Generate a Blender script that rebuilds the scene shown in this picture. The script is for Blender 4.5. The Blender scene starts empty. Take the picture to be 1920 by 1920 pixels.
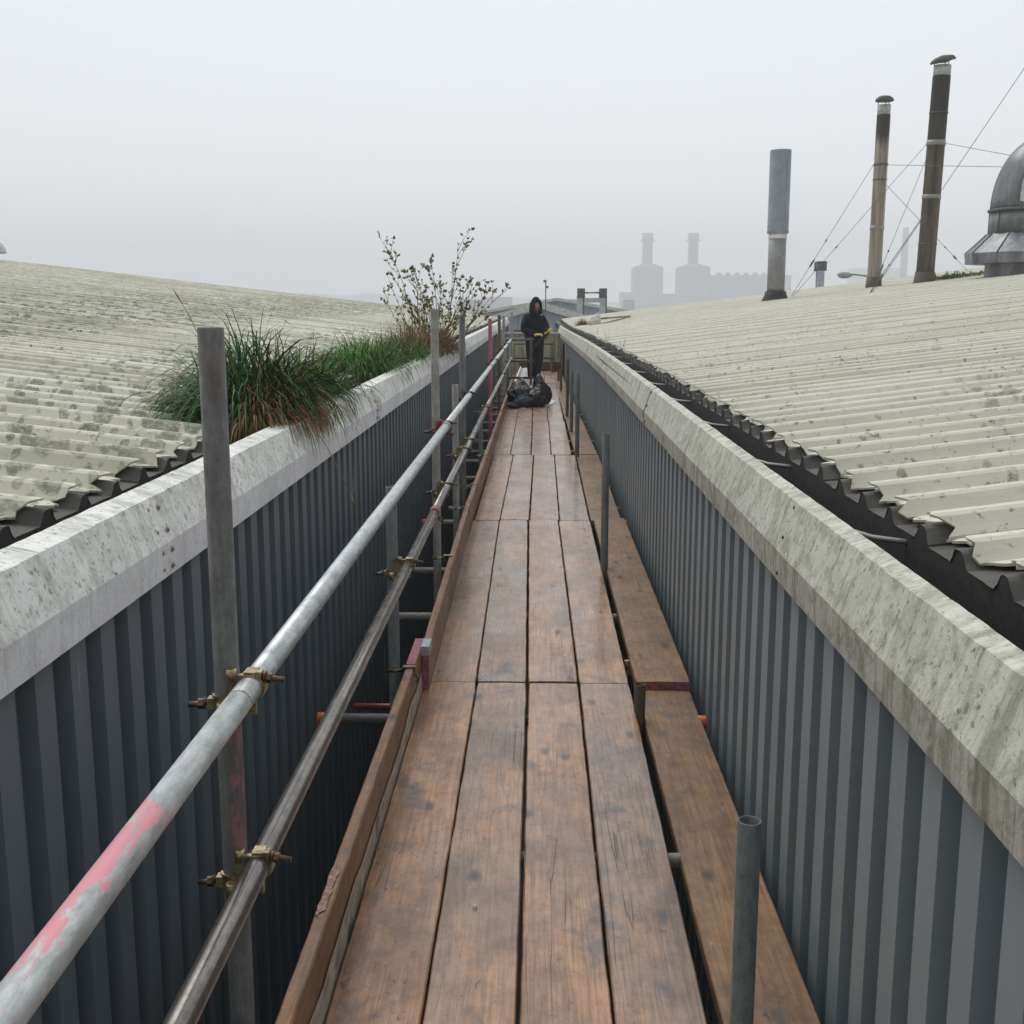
import bpy, bmesh, math, random
from mathutils import Vector, Matrix, noise as mn
R = math.radians
C = bpy.context.scene.collection
sc = bpy.context.scene
# ------------------------------------------------------------ camera
H = 1.70
PITCH, YAW, FPX = R(10.4), R(1.34), 2142.0
cd = bpy.data.cameras.new("Camera"); cam = bpy.data.objects.new("Camera", cd); C.objects.link(cam)
cam.location = (0, 0, H); cam.rotation_euler = (R(90) - PITCH, 0, YAW)
cd.sensor_width = 36; cd.lens = 36 * FPX / 1920; cd.clip_start = 0.05; cd.clip_end = 6000
sc.camera = cam
# ------------------------------------------------------------ sky, sun, exposure
w = bpy.data.worlds.new("World"); sc.world = w; w.use_nodes = True
nt = w.node_tree; nt.nodes.clear()
out = nt.nodes.new('ShaderNodeOutputWorld')
sky = nt.nodes.new('ShaderNodeTexSky'); sky.sky_type = 'NISHITA'; sky.sun_disc = False
SUN_EL, SUN_AZ = R(56), R(-32)            # azimuth from +Y towards +X
sky.sun_elevation = SUN_EL; sky.sun_rotation = SUN_AZ
b1 = nt.nodes.new('ShaderNodeBackground'); b1.inputs[1].default_value = 0.08
b2 = nt.nodes.new('ShaderNodeBackground'); b2.inputs[1].default_value = 1.0
tc = nt.nodes.new('ShaderNodeTexCoord'); sx = nt.nodes.new('ShaderNodeSeparateXYZ')
cr = nt.nodes.new('ShaderNodeValToRGB')
cr.color_ramp.elements[0].position = 0.0; cr.color_ramp.elements[0].color = (.715, .735, .75, 1)
e = cr.color_ramp.elements.new(.3); e.color = (.635, .665, .705, 1)
cr.color_ramp.elements[-1].position = 1.0; cr.color_ramp.elements[-1].color = (1.15, 1.19, 1.24, 1)
mx = nt.nodes.new('ShaderNodeMixShader'); mx.inputs[0].default_value = 0.94
nt.links.new(tc.outputs['Generated'], sx.inputs[0]); nt.links.new(sx.outputs[2], cr.inputs[0])
ma = nt.nodes.new('ShaderNodeMath'); ma.operation = 'MULTIPLY_ADD'; ma.inputs[1].default_value = .50; ma.inputs[2].default_value = .74
nt.links.new(sx.outputs[1], ma.inputs[0])
vm_ = nt.nodes.new('ShaderNodeVectorMath'); vm_.operation = 'SCALE'; nt.links.new(cr.outputs[0], vm_.inputs[0]); nt.links.new(ma.outputs[0], vm_.inputs['Scale'])
nt.links.new(vm_.outputs[0], b2.inputs[0]); nt.links.new(sky.outputs[0], b1.inputs[0])
nt.links.new(b1.outputs[0], mx.inputs[1]); nt.links.new(b2.outputs[0], mx.inputs[2])
nt.links.new(mx.outputs[0], out.inputs[0])
sl = bpy.data.lights.new("sun", 'SUN'); sl.energy = 1.2; sl.angle = R(35); sl.color = (1, .97, .93)
so = bpy.data.objects.new("sun", sl); C.objects.link(so)
sd = Vector((math.sin(SUN_AZ) * math.cos(SUN_EL), math.cos(SUN_AZ) * math.cos(SUN_EL), math.sin(SUN_EL)))
so.rotation_euler = sd.to_track_quat('Z', 'Y').to_euler(); so.location = (0, 0, 30)
sc.view_settings.view_transform = 'Standard'; sc.view_settings.look = 'None'
sc.view_settings.exposure = 0.36; sc.view_settings.gamma = 1.0
sc.render.engine = 'CYCLES'; sc.cycles.use_denoising = True
sc.cycles.max_bounces = 6; sc.cycles.volume_bounces = 3; sc.cycles.diffuse_bounces = 4

# ------------------------------------------------------------ helpers
class NB:
    """small node builder"""
    def __init__(s, name):
        s.m = bpy.data.materials.new(name); s.m.use_nodes = True
        s.t = s.m.node_tree; s.N = s.t.nodes; s.b = s.N['Principled BSDF']; s._co = {}
    def link(s, a, b): s.t.links.new(a, b)
    def co(s, scale=(1, 1, 1), rand=True, rot=(0, 0, 0)):
        k = (tuple(scale), rand, rot)
        if k in s._co: return s._co[k]
        tcn = s.N.new('ShaderNodeTexCoord'); v = tcn.outputs['Object']
        if rand:
            oi = s.N.new('ShaderNodeObjectInfo'); ml = s.N.new('ShaderNodeMath'); ml.operation = 'MULTIPLY'
            ml.inputs[1].default_value = 61.7; s.link(oi.outputs['Random'], ml.inputs[0])
            ad = s.N.new('ShaderNodeVectorMath'); ad.operation = 'ADD'
            s.link(v, ad.inputs[0]); s.link(ml.outputs[0], ad.inputs[1]); v = ad.outputs[0]
        mp = s.N.new('ShaderNodeMapping'); mp.inputs['Scale'].default_value = scale; mp.inputs['Rotation'].default_value = rot
        s.link(v, mp.inputs[0]); s._co[k] = mp.outputs[0]
        return mp.outputs[0]
    def noise(s, co, scale=5, det=4, rough=.55, dist=0):
        n = s.N.new('ShaderNodeTexNoise'); n.inputs['Scale'].default_value = scale
        n.inputs['Detail'].default_value = det; n.inputs['Roughness'].default_value = rough
        n.inputs['Distortion'].default_value = dist; s.link(co, n.inputs['Vector']); return n.outputs[0]
    def vor(s, co, scale=5, feat='F1', o='Distance', rnd=1, dim='3D'):
        n = s.N.new('ShaderNodeTexVoronoi'); n.voronoi_dimensions = dim; n.feature = feat; n.inputs['Scale'].default_value = scale
        n.inputs['Randomness'].default_value = rnd
        s.link(co, n.inputs['Vector']); return n.outputs[o]
    def ramp(s, v, *st, interp='LINEAR'):
        n = s.N.new('ShaderNodeValToRGB'); n.color_ramp.interpolation = interp
        el = n.color_ramp.elements
        while len(el) > 1: el.remove(el[-1])
        for i, (p, c) in enumerate(st):
            x = el[0] if i == 0 else el.new(p)
            x.position = p; x.color = (c, c, c, 1) if not isinstance(c, tuple) else (*c, 1)
        s.link(v, n.inputs[0]); return n.outputs[0]
    def math(s, op, a, b=None, clamp=False):
        n = s.N.new('ShaderNodeMath'); n.operation = op; n.use_clamp = clamp
        for i, q in enumerate((a, b)):
            if q is None: continue
            if hasattr(q, 'links'): s.link(q, n.inputs[i])
            else: n.inputs[i].default_value = q
        return n.outputs[0]
    def mix(s, f, a, b, mode='MIX'):
        n = s.N.new('ShaderNodeMix'); n.data_type = 'RGBA'; n.blend_type = mode
        for i, q in ((0, f), (6, a), (7, b)):
            if hasattr(q, 'links'): s.link(q, n.inputs[i])
            elif isinstance(q, tuple): n.inputs[i].default_value = (*q, 1)
            else: n.inputs[i].default_value = q
        return n.outputs[2]
    def warp(s, co, amt, scale, det=3):
        n = s.N.new('ShaderNodeTexNoise'); n.inputs['Scale'].default_value = scale; n.inputs['Detail'].default_value = det
        s.link(co, n.inputs['Vector'])
        m1 = s.N.new('ShaderNodeVectorMath'); m1.operation = 'SUBTRACT'; s.link(n.outputs['Color'], m1.inputs[0]); m1.inputs[1].default_value = (.5, .5, .5)
        m2 = s.N.new('ShaderNodeVectorMath'); m2.operation = 'SCALE'; s.link(m1.outputs[0], m2.inputs[0]); m2.inputs['Scale'].default_value = amt
        m3 = s.N.new('ShaderNodeVectorMath'); m3.operation = 'ADD'; s.link(co, m3.inputs[0]); s.link(m2.outputs[0], m3.inputs[1]); return m3.outputs[0]
    def done(s, col, rough=.6, metal=0, bump=None, bs=.3, bd=.01, spec=.5, coat=0, coatr=.1):
        b = s.b
        for k, q in (('Base Color', col), ('Roughness', rough), ('Metallic', metal), ('Specular IOR Level', spec), ('Coat Weight', coat), ('Coat Roughness', coatr)):
            if hasattr(q, 'links'): s.link(q, b.inputs[k])
            elif isinstance(q, tuple): b.inputs[k].default_value = (*q, 1)
            else: b.inputs[k].default_value = q
        if bump is not None:
            n = s.N.new('ShaderNodeBump'); n.inputs['Strength'].default_value = bs; n.inputs['Distance'].default_value = bd
            s.link(bump, n.inputs['Height']); s.link(n.outputs[0], b.inputs['Normal'])
        return s.m

class MB:
    """collects geometry for ONE mesh object"""
    def __init__(s): s.v = []; s.f = []; s.mi = []; s.sm = []
    def add(s, vs, fs, mi=0, smooth=False):
        o = len(s.v); s.v += [tuple(q) for q in vs]
        for f in fs: s.f.append([o + i for i in f]); s.mi.append(mi); s.sm.append(smooth)
    def box(s, a, b, mi=0, M=None):
        (x0, y0, z0), (x1, y1, z1) = a, b
        vs = [(x0, y0, z0), (x1, y0, z0), (x1, y1, z0), (x0, y1, z0), (x0, y0, z1), (x1, y0, z1), (x1, y1, z1), (x0, y1, z1)]
        if M is not None: vs = [M @ Vector(q) for q in vs]
        s.add(vs, [(3, 2, 1, 0), (4, 5, 6, 7), (0, 1, 5, 4), (1, 2, 6, 5), (2, 3, 7, 6), (3, 0, 4, 7)], mi)
    def rings(s, rings, mi=0, smooth=True, cap0=True, cap1=True, closed=True):
        n = len(rings[0]); o = len(s.v)
        for r in rings: s.v += [tuple(q) for q in r]
        for k in range(len(rings) - 1):
            for i in range(n if closed else n - 1):
                j = (i + 1) % n
                s.f.append([o + k * n + i, o + k * n + j, o + (k + 1) * n + j, o + (k + 1) * n + i]); s.mi.append(mi); s.sm.append(smooth)
        if cap0: s.f.append([o + i for i in range(n)][::-1]); s.mi.append(mi); s.sm.append(False)
        if cap1: s.f.append([o + (len(rings) - 1) * n + i for i in range(n)]); s.mi.append(mi); s.sm.append(False)
    def tube(s, p0, p1, r, r1=None, n=12, mi=0, cap=True, smooth=True):
        p0, p1 = Vector(p0), Vector(p1); r1 = r if r1 is None else r1
        q = (p1 - p0).to_track_quat('Z', 'Y')
        mk = lambda p, rr: [p + q @ Vector((rr * math.cos(a), rr * math.sin(a), 0)) for a in (2 * math.pi * i / n for i in range(n))]
        s.rings([mk(p0, r), mk(p1, r1)], mi, smooth, cap, cap)
    def path(s, pts, rad, n=6, mi=0, cap=True):
        pts = [Vector(p) for p in pts]; rr = []
        for i, p in enumerate(pts):
            d = (pts[min(i + 1, len(pts) - 1)] - pts[max(i - 1, 0)])
            q = d.to_track_quat('Z', 'Y'); ra = rad[i] if isinstance(rad, (list, tuple)) else rad
            rr.append([p + q @ Vector((ra * math.cos(a), ra * math.sin(a), 0)) for a in (2 * math.pi * k / n for k in range(n))])
        s.rings(rr, mi, True, cap, cap)
    def pipe(s, L, ro=.02415, ri=.0195, n=20, jag=0):
        """hollow tube along local z, 0..L"""
        mk = lambda z, r, j=0: [(r * math.cos(a), r * math.sin(a), z + j * random.uniform(-1, 1)) for a in (2 * math.pi * i / n for i in range(n))]
        e = .0015; d = min(.15, L / 3)
        s.rings([mk(d, ri), mk(e, ri), mk(0, ri + e), mk(0, ro - e), mk(e, ro), mk(L - e, ro), mk(L, ro - e), mk(L, ri + e), mk(L - e, ri), mk(L - d, ri)], 0, True, True, True)
    def lathe(s, prof, n=24, c=(0, 0, 0), mi=0, smooth=True, a0=0, cap0=True, cap1=True):
        rr = [[(c[0] + r * math.cos(a), c[1] + r * math.sin(a), c[2] + z) for a in (a0 + 2 * math.pi * i / n for i in range(n))] for r, z in prof]
        s.rings(rr, mi, smooth, cap0, cap1)
    def build(s, name, mats, parent=None, loc=None):
        me = bpy.data.meshes.new(name); me.from_pydata(s.v, [], s.f)
        if not isinstance(mats, (list, tuple)): mats = [mats]
        for m in mats: me.materials.append(m)
        for p, mi, sm in zip(me.polygons, s.mi, s.sm): p.material_index = mi; p.use_smooth = sm
        me.update()
        o = bpy.data.objects.new(name, me); C.objects.link(o)
        if parent: o.parent = parent
        if loc: o.location = loc
        return o

def tag(o, label=None, cat=None, group=None, kind=None):
    if label: o['label'] = label
    if cat: o['category'] = cat
    if group: o['group'] = group
    if kind: o['kind'] = kind
    return o
def empty(name, loc=(0, 0, 0), label=None, cat=None, group=None, rz=0):
    o = bpy.data.objects.new(name, None); C.objects.link(o); o.location = loc; o.rotation_euler = (0, 0, rz)
    o.empty_display_size = .1
    return tag(o, label, cat, group)
def orient(o, p0, p1):
    p0, p1 = Vector(p0), Vector(p1); o.location = p0
    o.rotation_euler = (p1 - p0).to_track_quat('Z', 'Y').to_euler()
def fbm(x, y, z=0, o=3):
    return mn.fractal(Vector((x, y, z)), 1.0, 2.0, o)
rnd = random.Random(7); random.seed(3)

# ------------------------------------------------------------ materials
def m_wood(name, warm=(.30, .165, .085), grey=(.155, .125, .105), dark=.5, wet=.5, gmix=.5, axis=1):
    n = NB(name)
    sc_ = (14, .9, 14) if axis == 1 else (.9, 14, 14)
    oi = n.N.new('ShaderNodeObjectInfo')
    g = n.co(sc_)
    w1 = n.warp(g, .9, .5, 2)
    ring = n.noise(w1, 1.1, 3, .5)
    grain = n.math('FRACT', n.math('MULTIPLY', ring, 9))
    grain = n.ramp(grain, (0, .52), (.3, 1.0), (.85, .82), (1, .52))
    fine = n.noise(n.co((90, 2.5, 90) if axis == 1 else (2.5, 90, 90)), 1, 4, .65)
    blot = n.noise(n.co((2.2, 1.1, 2.2) if axis == 1 else (1.1, 2.2, 2.2)), 1.6, 5, .6, .4)
    sc3 = n.N.new('ShaderNodeSeparateColor'); n.link(oi.outputs['Color'], sc3.inputs[0])
    f = n.math('ADD', n.math('MULTIPLY', n.math('SUBTRACT', sc3.outputs[0], .5), .34), n.math('ADD', blot, gmix - .5))
    f = n.ramp(f, (.36, 0), (.66, 1))
    c = n.mix(f, warm, grey)
    c = n.mix(.62, c, n.mix(1.0, c, grain, 'MULTIPLY'))
    fr = n.ramp(fine, (.33, .55), (.5, .95), (.75, 1.12))
    c = n.mix(.75, c, n.mix(1.0, c, fr, 'MULTIPLY'))
    # blue-grey stains
    stn = n.ramp(n.noise(n.co((1, .8, 1)), 5.5, 5, .65), (.57, 0), (.68, .8))
    c = n.mix(stn, c, (.085, .08, .088))
    # dark wet patches
    wp = n.ramp(n.noise(n.co((1.6, .8, 1)), 2.0, 5, .65), (.47, 0), (.66, dark))
    c = n.mix(wp, c, (.10, .055, .032))
    # knots
    kv = n.vor(n.warp(n.co((2.6, 1.15, 0) if axis == 1 else (1.15, 2.6, 0)), .05, 6), 1.35, dim='2D')
    kn = n.ramp(kv, (.0, .9), (.035, .8), (.05, .45), (.085, 0))
    c = n.mix(kn, c, (.03, .027, .03))
    mk_ = n.math('MULTIPLY', n.ramp(n.noise(n.warp(n.co((1.0, .55, 1.0) if axis == 1 else (.55, 1, 1)), .06, 18), 26, 3, .6), (.66, 0), (.70, .85)), n.ramp(n.noise(n.co(), 3.1, 3), (.46, 0), (.56, 1)))
    c = n.mix(mk_, c, (.05, .034, .026))
    bl2 = n.ramp(n.noise(n.co((1.0, .8, 1)), 13, 6, .75), (.38, .64), (.58, 1.12))
    c = n.mix(.8, c, n.mix(1.0, c, bl2, 'MULTIPLY'))
    # worn pale scuffs and dirt grit
    sp = n.ramp(n.noise(n.co(), 120, 2, .6), (.66, 0), (.72, .8))
    c = n.mix(sp, c, (.03, .02, .016))
    sc2 = n.math('MULTIPLY', n.ramp(n.noise(n.co((3, 1, 3)), 7, 5, .7), (.64, 0), (.72, .5)), 1)
    c = n.mix(sc2, c, (.38, .30, .21))
    # long checks (cracks)
    ck = n.ramp(n.noise(n.warp(n.co((22, .55, 22) if axis == 1 else (.55, 22, 22)), .5, .7), 1.0, 2, .4), (.0, 0), (.492, 0), (.5, .75), (.508, 0), interp='LINEAR')
    ckm = n.ramp(n.noise(n.co((1.5, .5, 1.5)), 1.7, 2), (.60, 0), (.67, .8))
    ck = n.math('MULTIPLY', ck, ckm); c = n.mix(ck, c, (.02, .013, .01))
    ro = n.ramp(n.noise(n.co((2, .7, 2)), 2.3, 5, .65), (.35, .23 if wet > .3 else .5), (.7, .58 if wet > .3 else .75))
    hgt = n.math('ADD', n.math('MULTIPLY', fine, .8), n.math('ADD', n.math('MULTIPLY', grain, .35), n.math('MULTIPLY', ck, -3)))
    return n.done(c, ro, 0, hgt, .55, .0025, .5, wet * .55, .16)
W_DECK = m_wood("wet_board", (.445, .232, .116), (.28, .195, .142), .68, .7, .43)
W_INNER = m_wood("brown_board", (.27, .15, .068), (.16, .11, .07), .5, .25, .35)
W_TOE = m_wood("toe_board_wood", (.25, .125, .055), (.19, .125, .08), .35, .2, .35)

def m_tube(name, a, b, metal=.6, r0=.3, r1=.6, pink=0, rust=.1, thr=.5):
    n = NB(name)
    l = n.noise(n.co((30, 30, 1.2)), 1, 4, .6)
    bl = n.noise(n.co((1, 1, 1)), 9, 5, .65)
    c = n.mix(n.ramp(n.math('ADD', n.math('MULTIPLY', l, .5), n.math('MULTIPLY', bl, .5)), (.38, 0), (.62, 1)), a, b)
    c = n.mix(n.ramp(n.noise(n.co(), 60, 4, .7), (.62, 0), (.72, .7)), c, tuple(x * .35 for x in a))
    c = n.mix(n.ramp(n.noise(n.co((1, 1, .3)), 7, 5, .7), (.62, 0), (.78, rust)), c, (.12, .05, .025))
    ml_ = n.ramp(n.noise(n.co((3, 3, 1)), 22, 5, .75), (.36, .66), (.62, 1.18))
    c = n.mix(.8, c, n.mix(1.0, c, ml_, 'MULTIPLY'))
    met = metal
    if pink and thr == .50:
        tz = n.N.new('ShaderNodeTexCoord'); sz = n.N.new('ShaderNodeSeparateXYZ'); n.link(tz.outputs['Object'], sz.inputs[0])
        za = n.math('ADD', sz.outputs[2], n.math('MULTIPLY', n.math('SUBTRACT', n.noise(n.co((9, 9, 2.5)), 1, 4, .7), .5), .22))
        pink = n.math('MULTIPLY', n.ramp(n.math('DIVIDE', za, 3), (.902, 1), (.908, 0)), pink)
    if pink:
        pm = n.ramp(n.noise(n.warp(n.co((6, 6, 1.6)), .6, 4), 1.6, 5, .7), (thr, 0), (thr + .02, 1), interp='LINEAR')
        c = n.mix(n.math('MULTIPLY', pm, pink), c, (.62, .24, .28))
        met = n.math('MULTIPLY', n.math('SUBTRACT', 1, pm), metal)
    return n.done(c, n.ramp(bl, (.3, r0), (.7, r1)), met, n.math('ADD', bl, l), .25, .001)
T_RAIL = m_tube("bright_galvanised_tube", (.50, .52, .51), (.33, .35, .345), .45, .3, .55)
T_RAILP = m_tube("pink_painted_tube", (.52, .54, .53), (.36, .38, .37), .4, .35, .6, pink=.95, thr=.50)
T_LOW = m_tube("wet_steel_tube", (.25, .23, .21), (.14, .125, .11), .7, .13, .34, rust=.5)
T_POST = m_tube("weathered_grey_tube", (.17, .17, .16), (.085, .083, .08), .2, .5, .75, rust=.5)
T_POSTB = m_tube("pale_concrete_stained_tube", (.34, .33, .30), (.22, .21, .19), .15, .6, .85, rust=.4)
T_POSTG = m_tube("green_grey_tube", (.17, .19, .18), (.11, .125, .12), .25, .5, .75, rust=.3)
T_POSTPK = m_tube("pink_smeared_tube", (.15, .13, .12), (.10, .09, .085), .2, .5, .8, pink=.5, rust=.6, thr=.5)
T_PINK = m_tube("solid_pink_tube", (.42, .12, .19), (.34, .09, .15), 0, .5, .7, rust=.3)
T_RUST = m_tube("rusty_tube", (.13, .085, .06), (.075, .055, .045), .1, .6, .85, rust=.9)

def m_brass(name, a, b):
    n = NB(name); c = n.mix(n.ramp(n.noise(n.co(), 40, 4, .7), (.4, 0), (.6, 1)), a, b)
    return n.done(c, .32, .85, n.noise(n.co(), 150, 2), .2, .0005)
M_BRASS = m_brass("passivated_zinc", (.46, .38, .22), (.20, .15, .08))
M_BOLT = m_brass("dark_bolt_steel", (.16, .12, .08), (.08, .05, .035))
M_REDC = m_brass("red_painted_fitting", (.32, .05, .04), (.18, .04, .03)); M_REDC.node_tree.nodes['Principled BSDF'].inputs['Metallic'].default_value = .1
def flat(name, col, rough=.6, metal=0, var=.25, scale=12, bump=.15, **k):
    n = NB(name); nn = n.noise(n.co(), scale, 4, .6)
    c = n.mix(n.ramp(nn, (.3, 0), (.7, 1)), tuple(x * (1 - var) for x in col), tuple(min(1, x * (1 + var)) for x in col))
    return n.done(c, rough, metal, nn, bump, .004, **k)
M_ORANGE = flat("orange_plastic", (.62, .13, .04), .5)
M_PINKP = flat("pink_end_paint", (.27, .095, .125), .7, scale=50, var=.5)
M_BLUEP = flat("pale_blue_paint", (.32, .42, .42), .7, scale=60)
M_DARK = flat("dark_gutter_lining", (.018, .017, .018), .55)
M_FILL = flat("dark_eave_filler", (.022, .019, .018), .8, var=.5, scale=30)
M_LOWP = flat("dark_grey_lower_pan", (.075, .07, .06), .8, var=.4, scale=9)
M_STRAP = flat("galvanised_gutter_strap", (.32, .31, .30), .5, .3)

def m_clad(name, a, rough=.42):
    n = NB(name)
    bl = n.noise(n.co((1, 1, .25)), 3, 5, .6)
    st = n.noise(n.co((9, 9, .35)), 1, 4, .65)
    c = n.mix(n.ramp(bl, (.3, 0), (.7, 1)), tuple(x * .88 for x in a), tuple(x * 1.1 for x in a))
    c = n.mix(n.ramp(st, (.60, 0), (.74, .45)), c, (.17, .18, .15))
    c = n.mix(n.ramp(n.noise(n.co((3, 60, 1.2)), 1, 3, .7), (.70, 0), (.74, .55)), c, (.42, .43, .43))
    c = n.mix(n.ramp(n.noise(n.co(), 70, 3, .7), (.66, 0), (.76, .4)), c, tuple(x * .4 for x in a))
    return n.done(c, rough, 0, n.noise(n.co(), 4, 2), .05, .01, .5)
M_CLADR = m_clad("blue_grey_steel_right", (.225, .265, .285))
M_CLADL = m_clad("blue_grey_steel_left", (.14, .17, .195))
M_CLADF = m_clad("pale_blue_far_steel", (.52, .57, .63))

def m_fascia(name, base, stain, spk, green, amt):
    n = NB(name)
    co = n.co()
    c = n.mix(n.ramp(n.noise(co, 3, 5, .6), (.35, 0), (.65, 1)), base, tuple(x * .86 for x in base))
    dr = n.noise(n.warp(n.co((3, 13, 1.4)), .25, 3), 1.0, 5, .7)
    bigm = n.ramp(n.noise(co, 1.1, 3, .6), (.35, .15), (.6, 1))
    c = n.mix(n.math('MULTIPLY', n.ramp(dr, (.50, 0), (.66, amt)), bigm), c, stain)
    gg = n.ramp(n.noise(co, 4.5, 5, .7), (.53, 0), (.68, green))
    c = n.mix(gg, c, (.36, .40, .32))
    v = n.vor(n.warp(n.co((0, 1, 1)), .03, 30), 34)
    sp = n.math('MULTIPLY', n.ramp(v, (.0, 1), (.2, .8), (.28, 0)), n.ramp(n.noise(co, 6, 4, .7), (.5 - spk * .1, 0), (.62 if spk > 0 else .74, .8)))
    c = n.mix(sp, c, (.20, .205, .18))
    fs = n.ramp(n.noise(co, 48, 4, .75), (.585 + (.03 if spk < 0 else 0), 0), (.65, .75 if spk > 0 else .3))
    c = n.mix(fs, c, (.13, .13, .105))
    sf = n.ramp(n.noise(n.co((4, 45, 4)), 1.0, 4, .7), (.56, 0), (.70, .5 * amt))
    c = n.mix(sf, c, tuple(x * .5 for x in stain))
    mt = n.ramp(n.noise(n.warp(co, .05, 9), 13, 6, .75), (.47, 0), (.60, .55 * abs(amt)))
    c = n.mix(mt, c, tuple(x * .75 for x in stain))
    h = n.math('ADD', n.noise(co, 28, 5, .7), n.math('MULTIPLY', sp, -.3))
    return n.done(c, .85, 0, h, .55, .006, .3)
M_FASL = m_fascia("white_lichened_cement_left", (.82, .82, .78), (.36, .37, .29), 1.6, .35, .65)
M_FASLV = m_fascia("white_lower_face_left", (.80, .80, .81), (.42, .41, .36), -1.6, .02, .4)
M_FASR = m_fascia("green_streaked_cement_right", (.60, .595, .52), (.27, .27, .20), 1.2, .45, .95)
M_FASRV = m_fascia("brown_stained_lower_face_right", (.47, .44, .39), (.17, .165, .105), -.5, .6, 1.0)

def m_roof(name, base, lichen, dens, olive, oliv_amt, bands=False):
    n = NB(name); co = n.co(rand=False)
    big = n.noise(co, .55, 4, .6)
    c = n.mix(n.ramp(n.noise(co, 2.3, 5, .65), (.35, 0), (.65, 1)), base, tuple(x * .87 for x in base))
    # long bands of growth along the ribs
    band = n.noise(n.co((.16, .9, 1), rand=False), 1, 4, .6)
    c = n.mix(n.ramp(band, (.40, 0), (.64, oliv_amt)), c, olive)
    # lichen discs
    wc = n.warp(n.co((1, 1, 0), rand=False), .085, 12, 5)
    v = n.vor(wc, 7.4); v2 = n.vor(wc, 17.0)
    mask = n.ramp(n.math('ADD', n.math('MULTIPLY', big, .5), n.math('MULTIPLY', n.noise(co, 2.6, 4, .6), .5)), (.50 - dens * .125, 0), (.56 - dens * .11, 1))
    d1 = n.ramp(v, (0, .5), (.12, .85), (.36, .95), (.43, 0)) if bands else n.ramp(v, (0, .35), (.12, .75), (.24, .8), (.30, 0)); d2 = n.ramp(v2, (0, .9), (.27, .9), (.35, 0))
    d = n.math('MULTIPLY', n.math('MAXIMUM', d1, n.math('MULTIPLY', d2, 1.0)), mask)
    if bands:
        tn = n.N.new('ShaderNodeTexCoord'); sp_ = n.N.new('ShaderNodeSeparateXYZ'); n.link(tn.outputs['Object'], sp_.inputs[0])
        ax = n.math('ADD', n.math('ABSOLUTE', sp_.outputs[0]), n.math('MULTIPLY', n.math('SUBTRACT', n.noise(co, 1.1, 3), .5), 1.3))
        bm_ = n.ramp(n.math('DIVIDE', ax, 12), (.10, .55), (.15, .95), (.23, .85), (.27, .25), (.315, .2), (.36, 1), (.55, 1), (.7, .6), (1, .5))
        d = n.math('MULTIPLY', d, bm_)
        hv = n.math('MULTIPLY', n.ramp(n.math('DIVIDE', ax, 12), (.31, 0), (.38, .8), (.55, .9), (.75, .55), (1, .5)), n.ramp(n.noise(n.co((1.6, 9, 0), rand=False), 1, 5, .75), (.44, 0), (.58, .85)))
        c = n.mix(hv, c, (.24, .245, .17))
    tex = n.ramp(n.noise(co, 45, 4, .7), (.40, .35 if bands else .3), (.50, 1))
    c = n.mix(n.math('MULTIPLY', d, tex), c, n.mix(n.ramp(n.noise(co, 5, 3), (.4, 0), (.7, .6)), lichen, olive))
    s3 = n.math('MULTIPLY', n.ramp(n.vor(n.warp(n.co((1, 1, 0), rand=False), .04, 20), 13), (.0, .9), (.10, .8), (.15, 0)), n.ramp(n.noise(co, 1.9, 4), (.44, 0), (.56, 1)))
    c = n.mix(s3, c, (.17, .165, .13))
    cs = n.ramp(n.noise(n.co((1.2, 10, 0), rand=False), 1, 5, .7), (.42, 0), (.62, .35)); c = n.mix(cs, c, tuple(x * .62 for x in base))
    sp = n.ramp(n.noise(co, 26, 5, .75), (.58, 0), (.64, .85))
    c = n.mix(n.math('MULTIPLY', sp, n.ramp(n.noise(co, .9, 3), (.4, .3), (.55, 1))), c, (.15, .145, .12))
    return n.done(c, .85, 0, n.noise(co, 22, 5, .7), .4, .006, .3)
M_ROOFL = m_roof("lichened_cement_sheet", (.76, .74, .64), (.105, .12, .09), 1.25, (.40, .39, .26), .75, True)
M_ROOFR = m_roof("cream_cement_sheet", (.69, .665, .57), (.25, .245, .19), -.35, (.50, .485, .385), .5)

# ------------------------------------------------------------ ground
g_ = NB("wet_asphalt"); gm = g_.done(g_.mix(g_.ramp(g_.noise(g_.co(rand=False), .2, 4), (.3, 0), (.7, 1)), (.14, .145, .13), (.26, .26, .25)), .8)
ZG = -7.0
m = MB(); S = 2400; m.add([(-S, -S, ZG), (S, -S, ZG), (S, S, ZG), (-S, S, ZG)], [(0, 1, 2, 3)])
tag(m.build("ground", gm), kind='structure')

# far low hills
hm = flat("far_woodland", (.05, .065, .05), .9, scale=.05, var=.3)
def hills(x0, x1, y, h, seed):
    m = MB(); n = 60; rr = []
    for k in range(6):
        t = k / 5
        rr.append([(x0 + (x1 - x0) * i / n, y + t * 90, ZG - 1 + (h * (.55 + .45 * fbm(i * .13 + seed, k * .2, seed)) * math.sin(math.pi * min(1, t * 1.0)) + 1) * (math.sin(math.pi * i / n) ** .5 if 0 < i < n else 0)) for i in range(n + 1)])
    m.rings(rr, closed=False, cap0=False, cap1=False)
    return m
tag(hills(-1000, 300, 1800, 30, 3.1).build("hills", hm), kind='structure')
tag(hills(150, 1500, 2200, 50, 8.7).build("hills", hm), kind='structure')

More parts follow.
